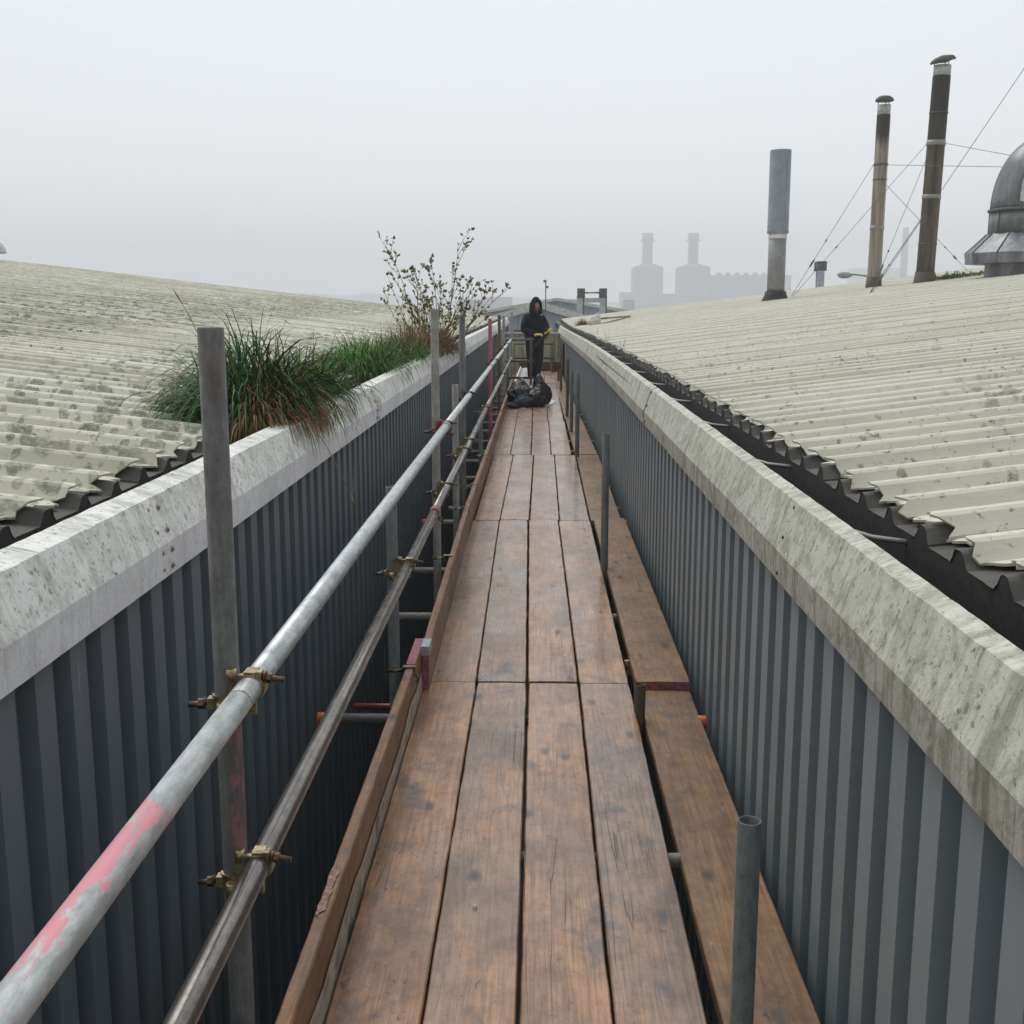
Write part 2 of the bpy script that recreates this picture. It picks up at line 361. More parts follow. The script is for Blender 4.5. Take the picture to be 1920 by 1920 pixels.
# ------------------------------------------------------------ corrugated helpers
def corr_wall(axis_pos, y0, y1, z0, z1, side, period=.2, depth=.042, mat=None, phase=0., along='y'):
    """trapezoid cladding; side=+1 faces -X (right wall), -1 faces +X"""
    m = MB(); prof = []
    k = int((y1 - y0) / period)
    for i in range(k):
        b = y0 + i * period + phase
        prof += [(b, 0), (b + .098, 0), (b + .106, depth), (b + .192, depth)]
    prof.append((y0 + k * period + phase, 0))
    zz = [z0, (z0 + z1) / 2, z1]
    if along == 'y': rr = [[(axis_pos + side * d, y, z) for y, d in prof] for z in zz]
    else: rr = [[(y, axis_pos + side * d, z) for y, d in prof] for z in zz]
    m.rings(rr, closed=False, smooth=False, cap0=False, cap1=False)
    return m

P = .272
def roof_cols(y0, y1):
    cols = []; k = 0; y = y0
    while y < y1:
        s = k % 4
        for dy, h in [(-.060, 0), (-.044, .018), (-.024, .044), (-.014, .050), (.0, .051), (.014, .050), (.024, .044), (.036, .018), (.050, 0)] + ([(.060 + .0098 * q, 0) for q in range(16)] if y < 16 else [(.09, 0), (.13, 0), (.17, 0)]):
            lap = .012 * (1 - (s + (dy + .060) / P) / 4)
            cols.append((y + dy, h + lap, dy))
        if s == 3:  # end of the sheet: next one starts a step higher
            cols.append((y + P - .0605, .0, P - .0605))
        y += P; k += 1
    return cols
def roof_sheet(xe, ze, t, side, y0, y1, xr, seed, mat, parent, rag=.10):
    cols = roof_cols(y0, y1)
    xs = [0, .05, .12, .22, .4, .8, 1.5, 2.5, 4, 6, 8.5, 11, 14, 17, xr]
    m = MB(); rr = []
    for j, dx in enumerate(xs):
        row = []
        for (y, h, rib) in cols:
            n1 = fbm(y * 7, seed, 0, 4); n2 = fbm(y * 1.3, seed + 9, 0, 2); n3 = fbm(y * 33, seed + 4, 0, 4)
            u = 0 if abs(rib) < .02 else (-rib / P if rib < 0 else 1 - rib / P)
            cut = .018 + (rag * 1.55) * (max(0, u) ** .7) * (1 + .6 * n2 + .35 * n1) + (.05 * n3 + .01 * n1 if u > .1 else .012 * n3)
            cut = max(.008, cut)
            x = dx + cut * max(0, 1 - dx / .4)
            sag = .01 * fbm(x * .3, y * .5, seed)
            row.append((xe + side * x, y, ze + t * x + h + sag * min(1, x)))
        rr.append(row if side > 0 else row[::-1])
    m.rings(rr, closed=False, smooth=False, cap0=False, cap1=False)
    o = m.build("roof_sheet", mat, parent)
    so_ = o.modifiers.new("thickness", 'SOLIDIFY'); so_.thickness = .007; so_.offset = -1
    # far slope beyond the ridge
    m = MB(); xr_ = xe + side * xr; z_ = ze + t * xr
    a = (xr_ - side * .15, y0, z_ + .09); b = (xr_ - side * .15, y1, z_ + .09); c = (xr_ + side * 16, y1, z_ - 1.7); d = (xr_ + side * 16, y0, z_ - 1.7)
    m.add([a, b, c, d] + [(p[0], p[1], p[2] - .05) for p in (a, b, c, d)], [(0, 1, 2, 3), (7, 6, 5, 4), (0, 4, 5, 1), (1, 5, 6, 2), (2, 6, 7, 3), (3, 7, 4, 0)])
    m.build("far_roof_slope", mat, parent)
def eave(xe, ze, t, side, y0, y1, parent, seed):
    m = MB(); y = y0
    cols = [(y, max(0, h * .80 - .004), r) for y, h, r in roof_cols(y0, y1)]
    row = lambda dx, dz=0: [(xe + side * (dx + .006 * fbm(y * 9, seed)), y, ze + t * dx + h - .008 + dz) for y, h, r in cols]
    rr = [row(0), row(.15), row(.45)]
    if side < 0: rr = [r_[::-1] for r_ in rr]
    m.rings(rr, closed=False, smooth=False, cap0=False, cap1=False, mi=1)
    # closed dark front under each rib and down to the gutter
    a = [(xe + side * .002, y, ze + h - .009) for y, h, r in cols]; b = [(xe + side * .002, y, ze - .05) for y, h, r in cols]
    c = [(xe + side * .01, y, ze - .34) for y, h, r in cols]
    m.rings([a, b, c], closed=False, smooth=False, cap0=False, cap1=False, mi=0)
    m.build("eave_filler", [M_FILL, M_LOWP], parent)
def fascia(prof, y0, y1, matA, matB, parent, side, jag, name="fascia_panel", seed=0):
    """prof: list of (x,z) from wall bottom up to the gutter side; first segment is the lower vertical face"""
    n = max(2, int((y1 - y0) / .045)); m = MB(); rr = []
    pts = []
    for i, (x, z) in enumerate(prof):
        pts.append((x, z))
        if i == 1: pts += [(x + (prof[2][0] - x) * q, z + (prof[2][1] - z) * q) for q in (.33, .66)]
    for k in range(n + 1):
        y = y0 + (y1 - y0) * k / n; row = []
        for i, (x, z) in enumerate(pts):
            j = jag * (1.0 if i in (3, 4) else .5 if i in (2, 5) else .25)
            jx = j * fbm(y * 17, i * 3.3, seed, 4); jz = j * fbm(y * 17, i * 3.3 + 50, seed, 4)
            row.append((x + jx, y, z + jz))
        rr.append(row if side < 0 else row[::-1])
    npt = len(pts); o0 = 0
    o = len(m.v)
    for r_ in rr: m.v += r_
    for k in range(n):
        for i in range(npt - 1):
            m.f.append([o + k * npt + i, o + (k + 1) * npt + i, o + (k + 1) * npt + i + 1, o + k * npt + i + 1])
            seg = i if side < 0 else npt - 2 - i
            m.mi.append(1 if seg == 0 else 0); m.sm.append(False)
    ob = m.build(name, [matA, matB], parent)
    sol = ob.modifiers.new("thickness", 'SOLIDIFY'); sol.thickness = .012; sol.offset = 1 if False else -1
    return ob

# ------------------------------------------------------------ the two sheds
YE = 44.0
def shed(side):
    right = side > 0
    if right:
        root = empty("industrial_building", (0.9, 20, ZG), "long shed on the right with green stained edge trim and cream ribbed roof", "building")
        wx, xe, ze, t = .755, 1.0, 1.09, .122
    else:
        root = empty("industrial_building", (-1.3, 20, ZG), "long shed on the left with white edge trim and lichen blotched roof", "building")
        wx, xe, ze, t = -1.155, -1.42, 1.075, .114
    bpy.context.view_layer.update()
    inv = lambda o: (setattr(o, 'matrix_parent_inverse', root.matrix_world.inverted()), o)[1]
    old = set(C.objects)
    corr_wall(wx, -2.0, YE - .05, ZG, .98 if not right else .95, side, mat=None, phase=.02 if right else .085).build("cladding_wall", M_CLADR if right else M_CLADL, root)
    roof_sheet(xe, ze, t, side, -1.4, YE, 21, 2.3 if right else 7.7, M_ROOFR if right else M_ROOFL, root, .062 if right else .062)
    eave(xe, ze, t, side, -1.4, YE, root, 1.0 if right else 5.0)
    # gutter trough
    gx0 = .80 if right else -1.235
    m = MB(); m.rings([[(gx0, y, 1.06), (gx0 + side * .01, y, .84), (xe + side * .03, y, .84)] for y in (-1.4, YE)], closed=False, smooth=False, cap0=False, cap1=False)
    g = m.build("gutter", M_DARK, root); g.modifiers.new("thickness", 'SOLIDIFY').thickness = .004
    # straps
    ys = [3.05, 4.5, 6.0, 7.5, 9.05, 10.6] + [10.6 + 1.5 * i for i in range(1, 22)]
    for y in ys:
        m = MB(); a = (gx0 - side * .01, y + (.11 if right else .05), 1.095); b = (xe + side * .05, y, ze - .035)
        if right:
            d = Vector(b) - Vector(a)
            m.path([a, tuple(Vector(a) + d * .5 + Vector((0, 0, -.012))), b], .008, 4)
        else: m.box((b[0], y - .012, 1.03), (a[0], y + .012, 1.036))
        m.build("gutter_strap", M_STRAP, root)
    # fascia panels
    if right:
        prof = [(.73, .867), (.728, .957), (.778, 1.108), (.818, 1.122), (.822, 1.05)]
        js = [-1.6, 3.43, 7.9, 12.4, 16.9, 21.4, 25.9, 30.4, 33.2]
    else:
        prof = [(-1.13, .877), (-1.128, .980), (-1.178, 1.117), (-1.25, 1.133), (-1.254, 1.05)]
        js = [-1.6, 3.37, 7.98, 12.5, 17, 21.5, 26, 30.5, 35, 39.5, YE - .1]
    for i in range(len(js) - 1):
        pp = prof if i % 2 else [(x + (-.004 if right else .004), z + .003) for x, z in prof]
        p_ = fascia(pp, js[i] + .007, js[i + 1] - .006, M_FASR if right else M_FASL, M_FASRV if right else M_FASLV, root, side, .0032 if right else .0028, seed=i * 3.1 + side)
        if i > 2: continue
        for k, (dy, u) in enumerate([(-.045, .3), (-.045, .8), (.045, .25), (.045, .75)] if not right else [(-.04, .3), (-.04, .9)]):
            for seg in (0, 1):
                (xa, za), (xb, zb) = prof[seg], prof[seg + 1]
                if right and seg == 0 and k: continue
                yj = (js[i + 1] + dy) if dy < 0 else (js[i] + dy)
                if i == 0 and dy > 0: continue
                mm = MB(); c0 = Vector((xa + (xb - xa) * u, yj, za + (zb - za) * u))
                nv = Vector((-side, 0, .33 if seg else 0)).normalized()
                mm.tube(c0 - nv * .004, c0 + nv * .004, .011, .010, 12); mm.tube(c0 + nv * .004, c0 + nv * .009, .0065, .005, 8)
                f_ = mm.build("fixing_bolt", M_BOLT if right else M_STRAP, root)
                f_.parent = p_
    # wall closing the far end and the wall under the eave
    m = MB(); xr = xe + side * 21
    pr = [(wx + side * .05, ZG), (wx + side * .05, .97), (xe, ze - .02), (xr, ze + t * 21 - .02), (xr + side * 16, ze + t * 21 - 1.8), (xr + side * 16, ZG)]
    if not right: pr = pr[::-1]
    for yy in (YE - .08, -1.9):
        m = MB(); o = len(m.v); m.v += [(x, yy, z - .03) for x, z in pr]; m.f.append(list(range(o, o + 6))); m.mi.append(0); m.sm.append(False)
        m.build("end_wall", M_CLADF, root)
    if right:
        m = MB(); m.box((.712, 27.2, .05), (.735, 29.6, .80))
        for k in range(10): m.box((.704, 27.25, .1 + k * .07), (.711, 29.55, .115 + k * .07))
        m.build("dark_louvre", M_DARK, root)
    if right:
        sm = lambda t: (lambda q: q * q * (3 - 2 * q))(max(0, min(1, t)))
        for o in set(C.objects) - old:
            if o.type == 'MESH':
                for v in o.data.vertices: v.co.x -= .19 * sm((v.co.y - 9) / 26); v.co.z -= .07 * sm((v.co.y - 14) / 20)
    for o in set(C.objects) - old:
        if o.parent == root: o.matrix_parent_inverse = root.matrix_world.inverted()
        elif o.parent: o.matrix_parent_inverse = Matrix.Identity(4)
    return root
shed(1); shed(-1)

# gabled link building at the end of the walkway
root = empty("link_building", (-.2, 30.6, ZG), "cream panelled end wall with brown rust streaks closing the walkway behind the person", "building")
n = NB("rust_streaked_cream_panel")
st = n.ramp(n.noise(n.co((9, 9, .8), rand=False), 1, 4, .6), (.46, 0), (.62, 1))
c = n.mix(st, (.72, .70, .55), (.40, .31, .12)); M_CREAM = n.done(c, .7)
m = corr_wall(30.6, -1.5, 1.1, ZG, .88, 1, period=.2, depth=.03, along='x'); o = m.build("cladding_wall", M_CREAM); o.parent = root; o.location = -root.location
m = MB(); m.box((-1.5, 30.52, .88), (1.1, 30.62, .91)); o = m.build("top_flashing", M_FASLV); o.parent = root; o.location = -root.location
m = MB(); m.box((-1.5, 30.66, ZG), (1.1, 33.0, .84)); o = m.build("wall_core", M_CREAM); o.parent = root; o.location = -root.location

def gable(name, label, cx, y, hw, zp, slope, length, wallm, roofm, trimm, th=.25):
    root = empty(name, (cx, y, ZG), label, "building"); L = (-cx, -y, -ZG)
    m = MB(); n_ = int(hw * 2 / .2)
    top = lambda x: zp - slope * abs(x - cx)
    pts = []
    for i in range(n_):
        b = cx - hw + i * .2
        pts += [(b, 0), (b + .09, 0), (b + .102, .03), (b + .19, .03)]
    m.rings([[(x, y + d, ZG) for x, d in pts], [(x, y + d, top(x) - .06) for x, d in pts]], closed=False, smooth=False, cap0=False, cap1=False)
    m.build("cladding_wall", wallm, root, L)
    for s in (-1, 1):
        m = MB(); e = cx + s * (hw + .3)
        m.add([(cx, y - .25, zp), (e, y - .25, top(e)), (e, y + length, top(e)), (cx, y + length, zp)] + [(cx, y - .25, zp - .05), (e, y - .25, top(e) - .05), (e, y + length, top(e) - .05), (cx, y + length, zp - .05)],
              [(0, 1, 2, 3), (7, 6, 5, 4), (0, 4, 5, 1), (1, 5, 6, 2), (2, 6, 7, 3)])
        m.build("roof", roofm, root, L)
        m = MB(); m.add([(cx, y - .30, zp + .03), (e, y - .30, top(e) + .03), (e, y - .30, top(e) - th), (cx, y - .30, zp - th)] + [(cx, y - .252, zp + .03), (e, y - .252, top(e) + .03), (e, y - .252, top(e) - th), (cx, y - .252, zp - th)],
              [(0, 1, 2, 3), (7, 6, 5, 4), (0, 4, 5, 1), (1, 5, 6, 2), (2, 6, 7, 3), (3, 7, 4, 0)])
        m.build("verge_board", trimm, root, L)
    return root
M_TRIM = flat("pale_grey_verge", (.68, .68, .62), .8)
M_RFAR = flat("pale_far_roof", (.66, .64, .50), .8, scale=2, var=.1)
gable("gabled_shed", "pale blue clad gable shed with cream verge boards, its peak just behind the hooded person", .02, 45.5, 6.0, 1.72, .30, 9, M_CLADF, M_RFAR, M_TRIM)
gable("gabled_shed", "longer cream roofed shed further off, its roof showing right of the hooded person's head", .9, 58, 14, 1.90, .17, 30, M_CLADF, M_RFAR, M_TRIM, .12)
# blocks under the far parts so that they stand on something
# ------------------------------------------------------------ things beyond the roofs
M_GALV = flat("dull_galvanised_steel", (.30, .31, .32), .5, .35, var=.2, scale=3)
M_GALVD = flat("dark_grey_steel", (.10, .10, .10), .6, .2)
M_FRAMEP = flat("pale_grey_painted_steel", (.38, .42, .45), .6)
def portal(x, y, ztop, rz, label):
    r = empty("lift_portal", (x, y, ZG), label, "steel frame", "steel portals beyond the right roof", rz); r.scale = (.88, 1, 1)
    h = ztop - ZG
    for s in (-1, 1):
        m = MB(); m.box((s * .52 - .16, -.12, 0), (s * .52 + .10, .12, h - .34)); m.box((s * .52 + .10, -.10, 0), (s * .52 + .16, .10, h - .36), 1)
        m.build("leg", [M_FRAMEP, M_GALVD], r)
        m = MB(); m.box((s * .50 - .17, -.2, h - .34), (s * .50 + .17, .2, h)); m.box((s * .50 - .2, -.22, h - .37), (s * .50 + .2, .22, h - .34)); m.build("motor_box", M_GALVD, r)
    m = MB(); m.box((-.36, -.08, h - .56), (.36, .08, h - .38)); m.build("crossbeam", M_FRAMEP, r)
    m = MB(); m.tube((-.34, 0, h - .17), (.34, 0, h - .17), .035); m.build("drive_shaft", M_GALV, r)
portal(2.12, 46.8, 2.25, 0, "grey steel portal with two dark boxes on top, right of the hooded person")
portal(11.6, 48.5, 3.35, R(82), "narrow grey steel portal seen edge on between the pale flue and the second flue")
# lamp
r = empty("street_lamp", (13.42, 47.5, ZG), "grey street lamp head on a short arm poking above the right roof", "lamp")
m = MB(); m.path([(0, 0, 0), (0, 0, 9.55), (-.05, 0, 9.72), (-.25, 0, 9.76), (-.75, 0, 9.82)], [.08, .05, .045, .04, .035], 10); m.build("post", M_GALV, r)
m = MB()
prof = [(-1.36, .03), (-1.30, .10), (-1.15, .14), (-.95, .13), (-.82, .08), (-.74, .045)]
m.rings([[(x, rr * 1.05 * math.cos(a), 9.80 + rr * (.85 if math.sin(a) > 0 else 1.1) * math.sin(a)) for a in (2 * math.pi * k / 14 for k in range(14))] for x, rr in prof])
m.build("lamp_head", flat("weathered_lamp_shell", (.33, .33, .29), .5), r)
# mast
r = empty("antenna_mast", (.25, 45.0, ZG), "thin antenna mast with small instruments behind the person's hood", "antenna")
m = MB(); m.tube((0, 0, 0), (0, 0, 9.45), .02, n=8); m.build("pole", M_GALVD, r)
m = MB(); m.lathe([(.0, -.05), (.06, -.04), (.06, .04), (0, .06)], 8, (-.03, 0, 9.50)); m.lathe([(.0, -.05), (.055, -.04), (.055, .04), (0, .05)], 8, (.05, 0, 9.28)); m.build("sensor_head", M_GALVD, r)

# ------------------------------------------------------------ flues on the right roof
def roofz(x): return 1.09 + .122 * (x - 1.0)
M_FLUEB = flat("blue_grey_painted_flue", (.25, .29, .34), .5, .1, var=.18, scale=2.5)
n = NB("galvanised_spangle_flue")
c = n.mix(n.ramp(n.noise(n.co((1, 1, .5)), 3, 5, .7), (.35, 0), (.65, 1)), (.19, .195, .19), (.30, .30, .29))
c = n.mix(n.ramp(n.vor(n.co(), 30, o='Color'), (.3, 0), (.9, .35)), c, (.36, .37, .37)); M_FLUEG = n.done(c, .5, .3)
def m_flue(name, a, b, soot_lo, soot_hi):
    """long streaks down a flue; soot band near its mouth and at a joint (z in metres of the flue)"""
    n = NB(name); co = n.co(rand=False)
    st = n.noise(n.co((7, 7, .35)), 1, 4, .65)
    c = n.mix(n.ramp(st, (.35, 0), (.62, 1)), a, b)
    tcn = n.N.new('ShaderNodeTexCoord'); sp = n.N.new('ShaderNodeSeparateXYZ'); n.link(tcn.outputs['Object'], sp.inputs[0])
    zz = n.math('ADD', sp.outputs[2], n.math('MULTIPLY', n.math('SUBTRACT', n.noise(n.co((8, 8, 1)), 1, 3), .5), .9))
    mr = n.N.new('ShaderNodeMapRange'); n.link(zz, mr.inputs[0]); mr.inputs[1].default_value = soot_lo; mr.inputs[2].default_value = soot_hi
    c = n.mix(n.ramp(mr.outputs[0], (0, 0), (1, .93)), c, (.022, .018, .018))
    return n, c, st
n, c, st = m_flue("sooty_pale_flue", (.42, .37, .31), (.20, .15, .115), 3.7, 4.1); M_FLUE2 = n.done(c, .6, .15)
n, c, st = m_flue("sooty_dark_flue", (.17, .125, .085), (.045, .036, .03), 3.5, 4.3)
sp = n.ramp(n.noise(n.co((5, 5, .8)), .8, 3), (.48, 0), (.6, .75)); c = n.mix(sp, c, (.03, .024, .022)); M_FLUE3 = n.done(c, .6, .15)
M_CAP = flat("mossy_cap", (.085, .088, .07), .8)
M_BLACKF = flat("black_flashing", (.02, .02, .022), .7)

def lean_root(name, x, y, label, cat, lean, group=None):
    r = empty(name, (x, y, roofz(x)), label, cat, group); r.rotation_euler = (0, R(lean), 0); return r
r = lean_root("flue", 6.46, 31.96, "wide blue grey flue without a cap, on the right roof", "flue", -.2, "flues on the right roof")
m = MB(); m.lathe([(.237, -.1), (.237, 1.7)], 28); m.build("lower_pipe", M_FLUEG, r)
m = MB(); m.lathe([(.245, 1.64), (.245, 1.78)], 28); m.build("joint_band", M_FASLV, r)
m = MB(); m.lathe([(.27, 1.78), (.288, 1.78), (.288, 1.87), (.282, 1.88), (.282, 1.97), (.286, 1.98), (.282, 2.0), (.282, 3.93), (.275, 3.95), (.26, 3.94), (.26, 3.4)], 32, cap0=True, cap1=True)
m.box((.13, -.258, 2.0), (.15, -.24, 3.9)); m.build("upper_sleeve", M_FLUEB, r)
m = MB(); m.lathe([(.42, -.12), (.36, .02), (.30, .14), (.285, .24), (.28, .24)], 20); m.build("base_flashing", M_BLACKF, r)
def capflue(x, y, rad, h, lean, mat, bands, label, tilt):
    r = lean_root("flue", x, y, label, "flue", lean, "flues on the right roof")
    m = MB(); m.lathe([(rad * 1.04, -.12), (rad, .5), (rad * .97, h - .42), (rad * .97, h - .40)], 24); m.build("pipe", mat, r)
    m = MB(); m.lathe([(rad * .94, h - .40), (rad * .94, h - .14), (rad * .90, h - .14)], 24); m.build("mouth_band", flat("pale_mouth_band", (.40, .42, .42), .5, .3), r)
    for z, wd in bands:
        m = MB(); m.lathe([(rad, z - wd), (rad * 1.05, z - wd), (rad * 1.05, z + wd), (rad, z + wd)], 24); m.build("joint_band", M_GALV if wd > .03 else M_GALVD, r)
    m = MB()
    for a in (0.5, 2.6, 4.7): m.tube((rad * .9 * math.cos(a), rad * .9 * math.sin(a), h - .2), (rad * .9 * math.cos(a), rad * .9 * math.sin(a), h - .02), .012, n=6)
    m.build("cap_stay", M_GALVD, r)
    m = MB(); m.lathe([(.01, h + .10), (rad * .8, h + .085), (rad * 1.2, h + .03), (rad * 1.36, h - .03), (rad * 1.26, h - .045), (.01, h)][::-1], 24)
    if tilt:
        m.v = [(x_, y_, z_ + tilt * x_ + .03 * fbm(x_ * 6, y_ * 6, 2)) for x_, y_, z_ in m.v]
    m.build("rain_cap", M_CAP, r)
    m = MB(); m.lathe([(rad * 1.35, -.13), (rad * 1.2, .02), (rad * 1.1, .28), (rad * 1.0, .28)], 16); m.build("base_flashing", M_RUSTF, r)
    return r
M_RUSTF = flat("brown_flashing", (.10, .07, .06), .8)
capflue(9.32, 32.7, .185, 5.0, .2, M_FLUE2, [(1.62, .05), (2.9, .012), (3.3, .03)], "slim pale flue with round cap and sooty top, middle one of three", 0)
capflue(10.2, 31.12, .23, 5.6, 1.2, M_FLUE3, [(1.0, .02), (2.2, .05), (3.55, .06), (4.3, .012)], "tall dark rusty flue with a bent cap, nearest the dome", .22)

# dome ventilators
n = NB("weathered_zinc_panel")
cell = n.ramp(n.vor(n.co((1, 1, 1)), 2.2, o='Color'), (.2, .8), (.9, 1.15))
c = n.mix(1.0, n.mix(n.ramp(n.noise(n.co((1, 1, .4)), 3, 5, .65), (.35, 0), (.65, 1)), (.10, .105, .115), (.25, .26, .275)), cell, 'MULTIPLY')
c = n.mix(n.ramp(n.noise(n.co((3, 3, .6)), 1.5, 4, .7), (.62, 0), (.75, .5)), c, (.13, .10, .08)); M_ZINC = n.done(c, .42, .45)
def domevent(x, y, z, s, label, full=True):
    r = empty("dome_ventilator", (x, y, z), label, "ventilator", "dome ventilators on the roofs"); r.scale = (s, s, s)
    N = 12
    m = MB(); m.lathe([(1.02, -.35), (1.0, .33)], N, smooth=False, a0=.13); m.build("neck", M_ZINC, r)
    m = MB(); m.lathe([(1.0, .30), (1.45, .30), (1.45, .54), (1.43, .56), (1.0, .98), (.98, .98)], N, smooth=False, a0=.13)
    for k in range(N):
        a = .13 + 2 * math.pi * k / N
        m.path([(1.43 * math.cos(a), 1.46 * math.sin(a), .31), (1.46 * math.cos(a), 1.46 * math.sin(a), .55), (1.01 * math.cos(a), 1.01 * math.sin(a), .99)], .012, 4)
    m.build("hood_skirt", M_ZINC, r)
    m = MB(); m.lathe([(.99, .97), (.98, 1.50)], 24, smooth=True)
    for k in range(8):
        a = 2 * math.pi * k / 8 + .3
        m.tube((.99 * math.cos(a), .99 * math.sin(a), 1.0), (.99 * math.cos(a), .99 * math.sin(a), 1.48), .012, n=5)
    m.build("drum", M_ZINC, r)
    m = MB(); m.lathe([(1.03, 1.48), (1.03, 1.53), (.99, 1.54)], 32); m.build("rim_band", M_GALVD, r)
    m = MB(); m.lathe([(.985 * math.cos(t), 1.53 + 1.60 * math.sin(t)) for t in [k * math.pi / 2 / 12 for k in range(12)]] + [(.02, 3.13)], 32); m.build("dome", M_ZINC, r)
    # arched opening with pale pane and dark rim, facing left-front
    for az in (-.95, ):
        pts = []
        a0 = R(-110)
        def surf(u, v, rr=1.01):
            t = v; a = a0 + u
            return (rr * .985 * math.cos(t) * math.cos(a), rr * .985 * math.cos(t) * math.sin(a), 1.53 + rr * 1.60 * math.sin(t))
        arch = [(-.42, .06), (-.42, .35), (-.36, .52), (-.22, .65), (0, .7), (.22, .65), (.36, .52), (.42, .35), (.42, .06)]
        m = MB(); m.path([surf(u, v, 1.02) for u, v in arch + [arch[0]]], .02, 5); m.build("opening_rim", M_GALVD, r)
        m = MB(); inner = []
        for v in (.06, .2, .35, .5, .6, .68):
            hw = .42 if v <= .35 else .42 * math.sqrt(max(0, 1 - ((v - .35) / .36) ** 2))
            inner.append([surf(hw * q, v, 1.006) for q in (-1, -.5, 0, .5, 1)])
        m.rings(inner, closed=False, cap0=False, cap1=False); m.build("opening_pane", flat("pale_blue_pane", (.45, .50, .55), .3), r)
    return r
domevent(11.42, 27.4, roofz(11.4) - .08, 1.0, "large dome ventilator cut by the right picture edge, on the right roof")
r = empty("domed_cowl", (-18.6, 38.0, 3.0), "small domed cowl at the far left edge above the left roof crest", "ventilator")
m = MB(); m.lathe([(.55, -.4), (.55, .2)], 16); m.build("neck", M_GALVD, r)
m = MB(); m.lathe([(1.03, .30)] + [(1.03 * math.cos(t), .32 + .62 * math.sin(t)) for t in [k * math.pi / 2 / 8 for k in range(8)]] + [(.02, .94)], 28); m.build("dome", flat("pale_weathered_zinc", (.42, .43, .44), .5, .2), r)
for a in (.7, 2.3, 3.9, 5.4):
    m = MB(); m.tube((.5 * math.cos(a), .5 * math.sin(a), .1), (.6 * math.cos(a), .6 * math.sin(a), .34), .02, n=6); m.build("stay", M_GALVD, r)

# guy wires
M_WIRE = flat("wire_rope", (.08, .085, .085), .5, .5)
def wire(a, b, label, r_=.0065, buckle=True, sag=.0):
    ro = empty("guy_wire", b, label, "wire", "guy wires of the flues")
    a, b = Vector(a) - Vector(b), Vector((0, 0, 0))
    m = MB(); pts = [a.lerp(b, t) + Vector((0, 0, -sag * 4 * t * (1 - t))) for t in (0, .25, .5, .75, 1)]
    m.path(pts, r_, 5); m.build("rope", M_WIRE, ro)
    if buckle:
        m = MB(); d = (a - b).normalized(); q = b + d * .9
        m.path([q, q + d * .08, q + d * .2, q + d * .28], [.012, .03, .03, .012], 6)
        q = b + d * 1.7; m.path([q, q + d * .05, q + d * .1], [.01, .025, .01], 6); m.build("turnbuckle", M_GALVD, ro)
f2 = (9.33, 32.7, roofz(9.28) + 3.3); f3 = (10.28, 31.12, roofz(10.15) + 3.55)
f2s = (9.33, 32.7, roofz(9.28) + 3.0)
A1 = (7.1, 32.9, roofz(7.1) + .04); A2 = (7.46, 26.31, roofz(7.46) + .04); A3 = (13.3, 36.5, roofz(13.3) + .04)
m_f2l = (f2[0] - .2, f2[1], f2[2]); m_f3l = (f3[0] - .23, f3[1], f3[2])
wire(m_f2l, A1, "guy wire from the middle flue down to the anchor beside the wide flue")
wire(m_f3l, (A1[0] + .05, A1[1], A1[2]), "longer guy wire from the dark flue across the middle flue to the left anchor")
wire((m_f3l[0], m_f3l[1] - .1, m_f3l[2] - .3), A2, "guy wire from the dark flue's collar to the near anchor in front")
wire((10.15 + .02, 31.1, roofz(10.15) + 1.9), (A2[0] - .03, A2[1], A2[2]), "lower thick guy wire running to the near anchor", .011)
wire((f2s[0] + .1, f2s[1], f2s[2] - .15), A3, "guy wire passing behind the dark flue to the anchor near the dome")
wire((f2[0] + .2, f2[1], f2[2]), (10.72, 27.6, 4.77), "level wire from the middle flue to the dome, lower of the two", buckle=False)
wire((f3[0] + .23, f3[1], f3[2]), (10.86, 27.6, 5.02), "level wire from the dark flue to the dome, upper of the two", buckle=False)
wire((10.41, 24.5, 7.38), (7.46 + .02, 26.28, roofz(7.46) + .05), "long thin wire rising steeply to the right picture edge", .0065, buckle=False)

# ------------------------------------------------------------ power station in the mist
M_PS = flat("far_grey_cladding", (.12, .13, .14), .8, scale=.1, var=.12)
def at(px, py, Y):
    """world point seen at photo pixel (px,py) at distance Y down the walkway"""
    F = Vector((-math.sin(YAW) * math.cos(PITCH), math.cos(YAW) * math.cos(PITCH), -math.sin(PITCH)))
    Rr = Vector((math.cos(YAW), math.sin(YAW), 0)); U = Rr.cross(F)
    d = F + Rr * (px - 960) / FPX - U * (py - 960) / FPX
    return Vector((0, 0, H)) + d * (Y / d.y)
def bld(name, px0, px1, pyt, Y, depth, label, extra=None, cat="building"):
    a, b = at(px0, pyt, Y), at(px1, pyt, Y)
    r = empty(name, ((a.x + b.x) / 2, Y, ZG), label, cat)
    hw = (b.x - a.x) / 2; h = a.z - ZG
    m = MB(); m.box((-hw, 0, 0), (hw, depth, h)); m.build("wall", M_PS, r)
    if extra: extra(r, hw, h, depth)
    return r
def tower_bits(pxw):
    def f(r, hw, h, d):
        m = MB(); m.lathe([(hw * 1.38, 0), (hw * 1.34, 1.0), (hw * .5, 4.2)], 4, (0, d / 2, h), smooth=False, a0=math.pi / 4)
        m.build("roof", M_PS, r)
        m = MB(); m.lathe([(5.4, 0), (4.9, 26), (5.6, 26), (5.4, 33), (4.8, 33)], 14, (0, d / 2, h + 1)); m.build("chimney", M_PS, r)
        m = MB(); m.box((-6.6, d / 2 - 6.6, h + 26), (6.6, d / 2 + 6.6, h + 27)); m.build("walkway_ring", M_PS, r)
        for k in range(5):
            m = MB(); m.box((-hw * .8, -.5, h - 8 - k * 7), (hw * .8, 0, h - 7 - k * 7)); m.build("panel_band", M_PS, r)
    return f
YP = 1150
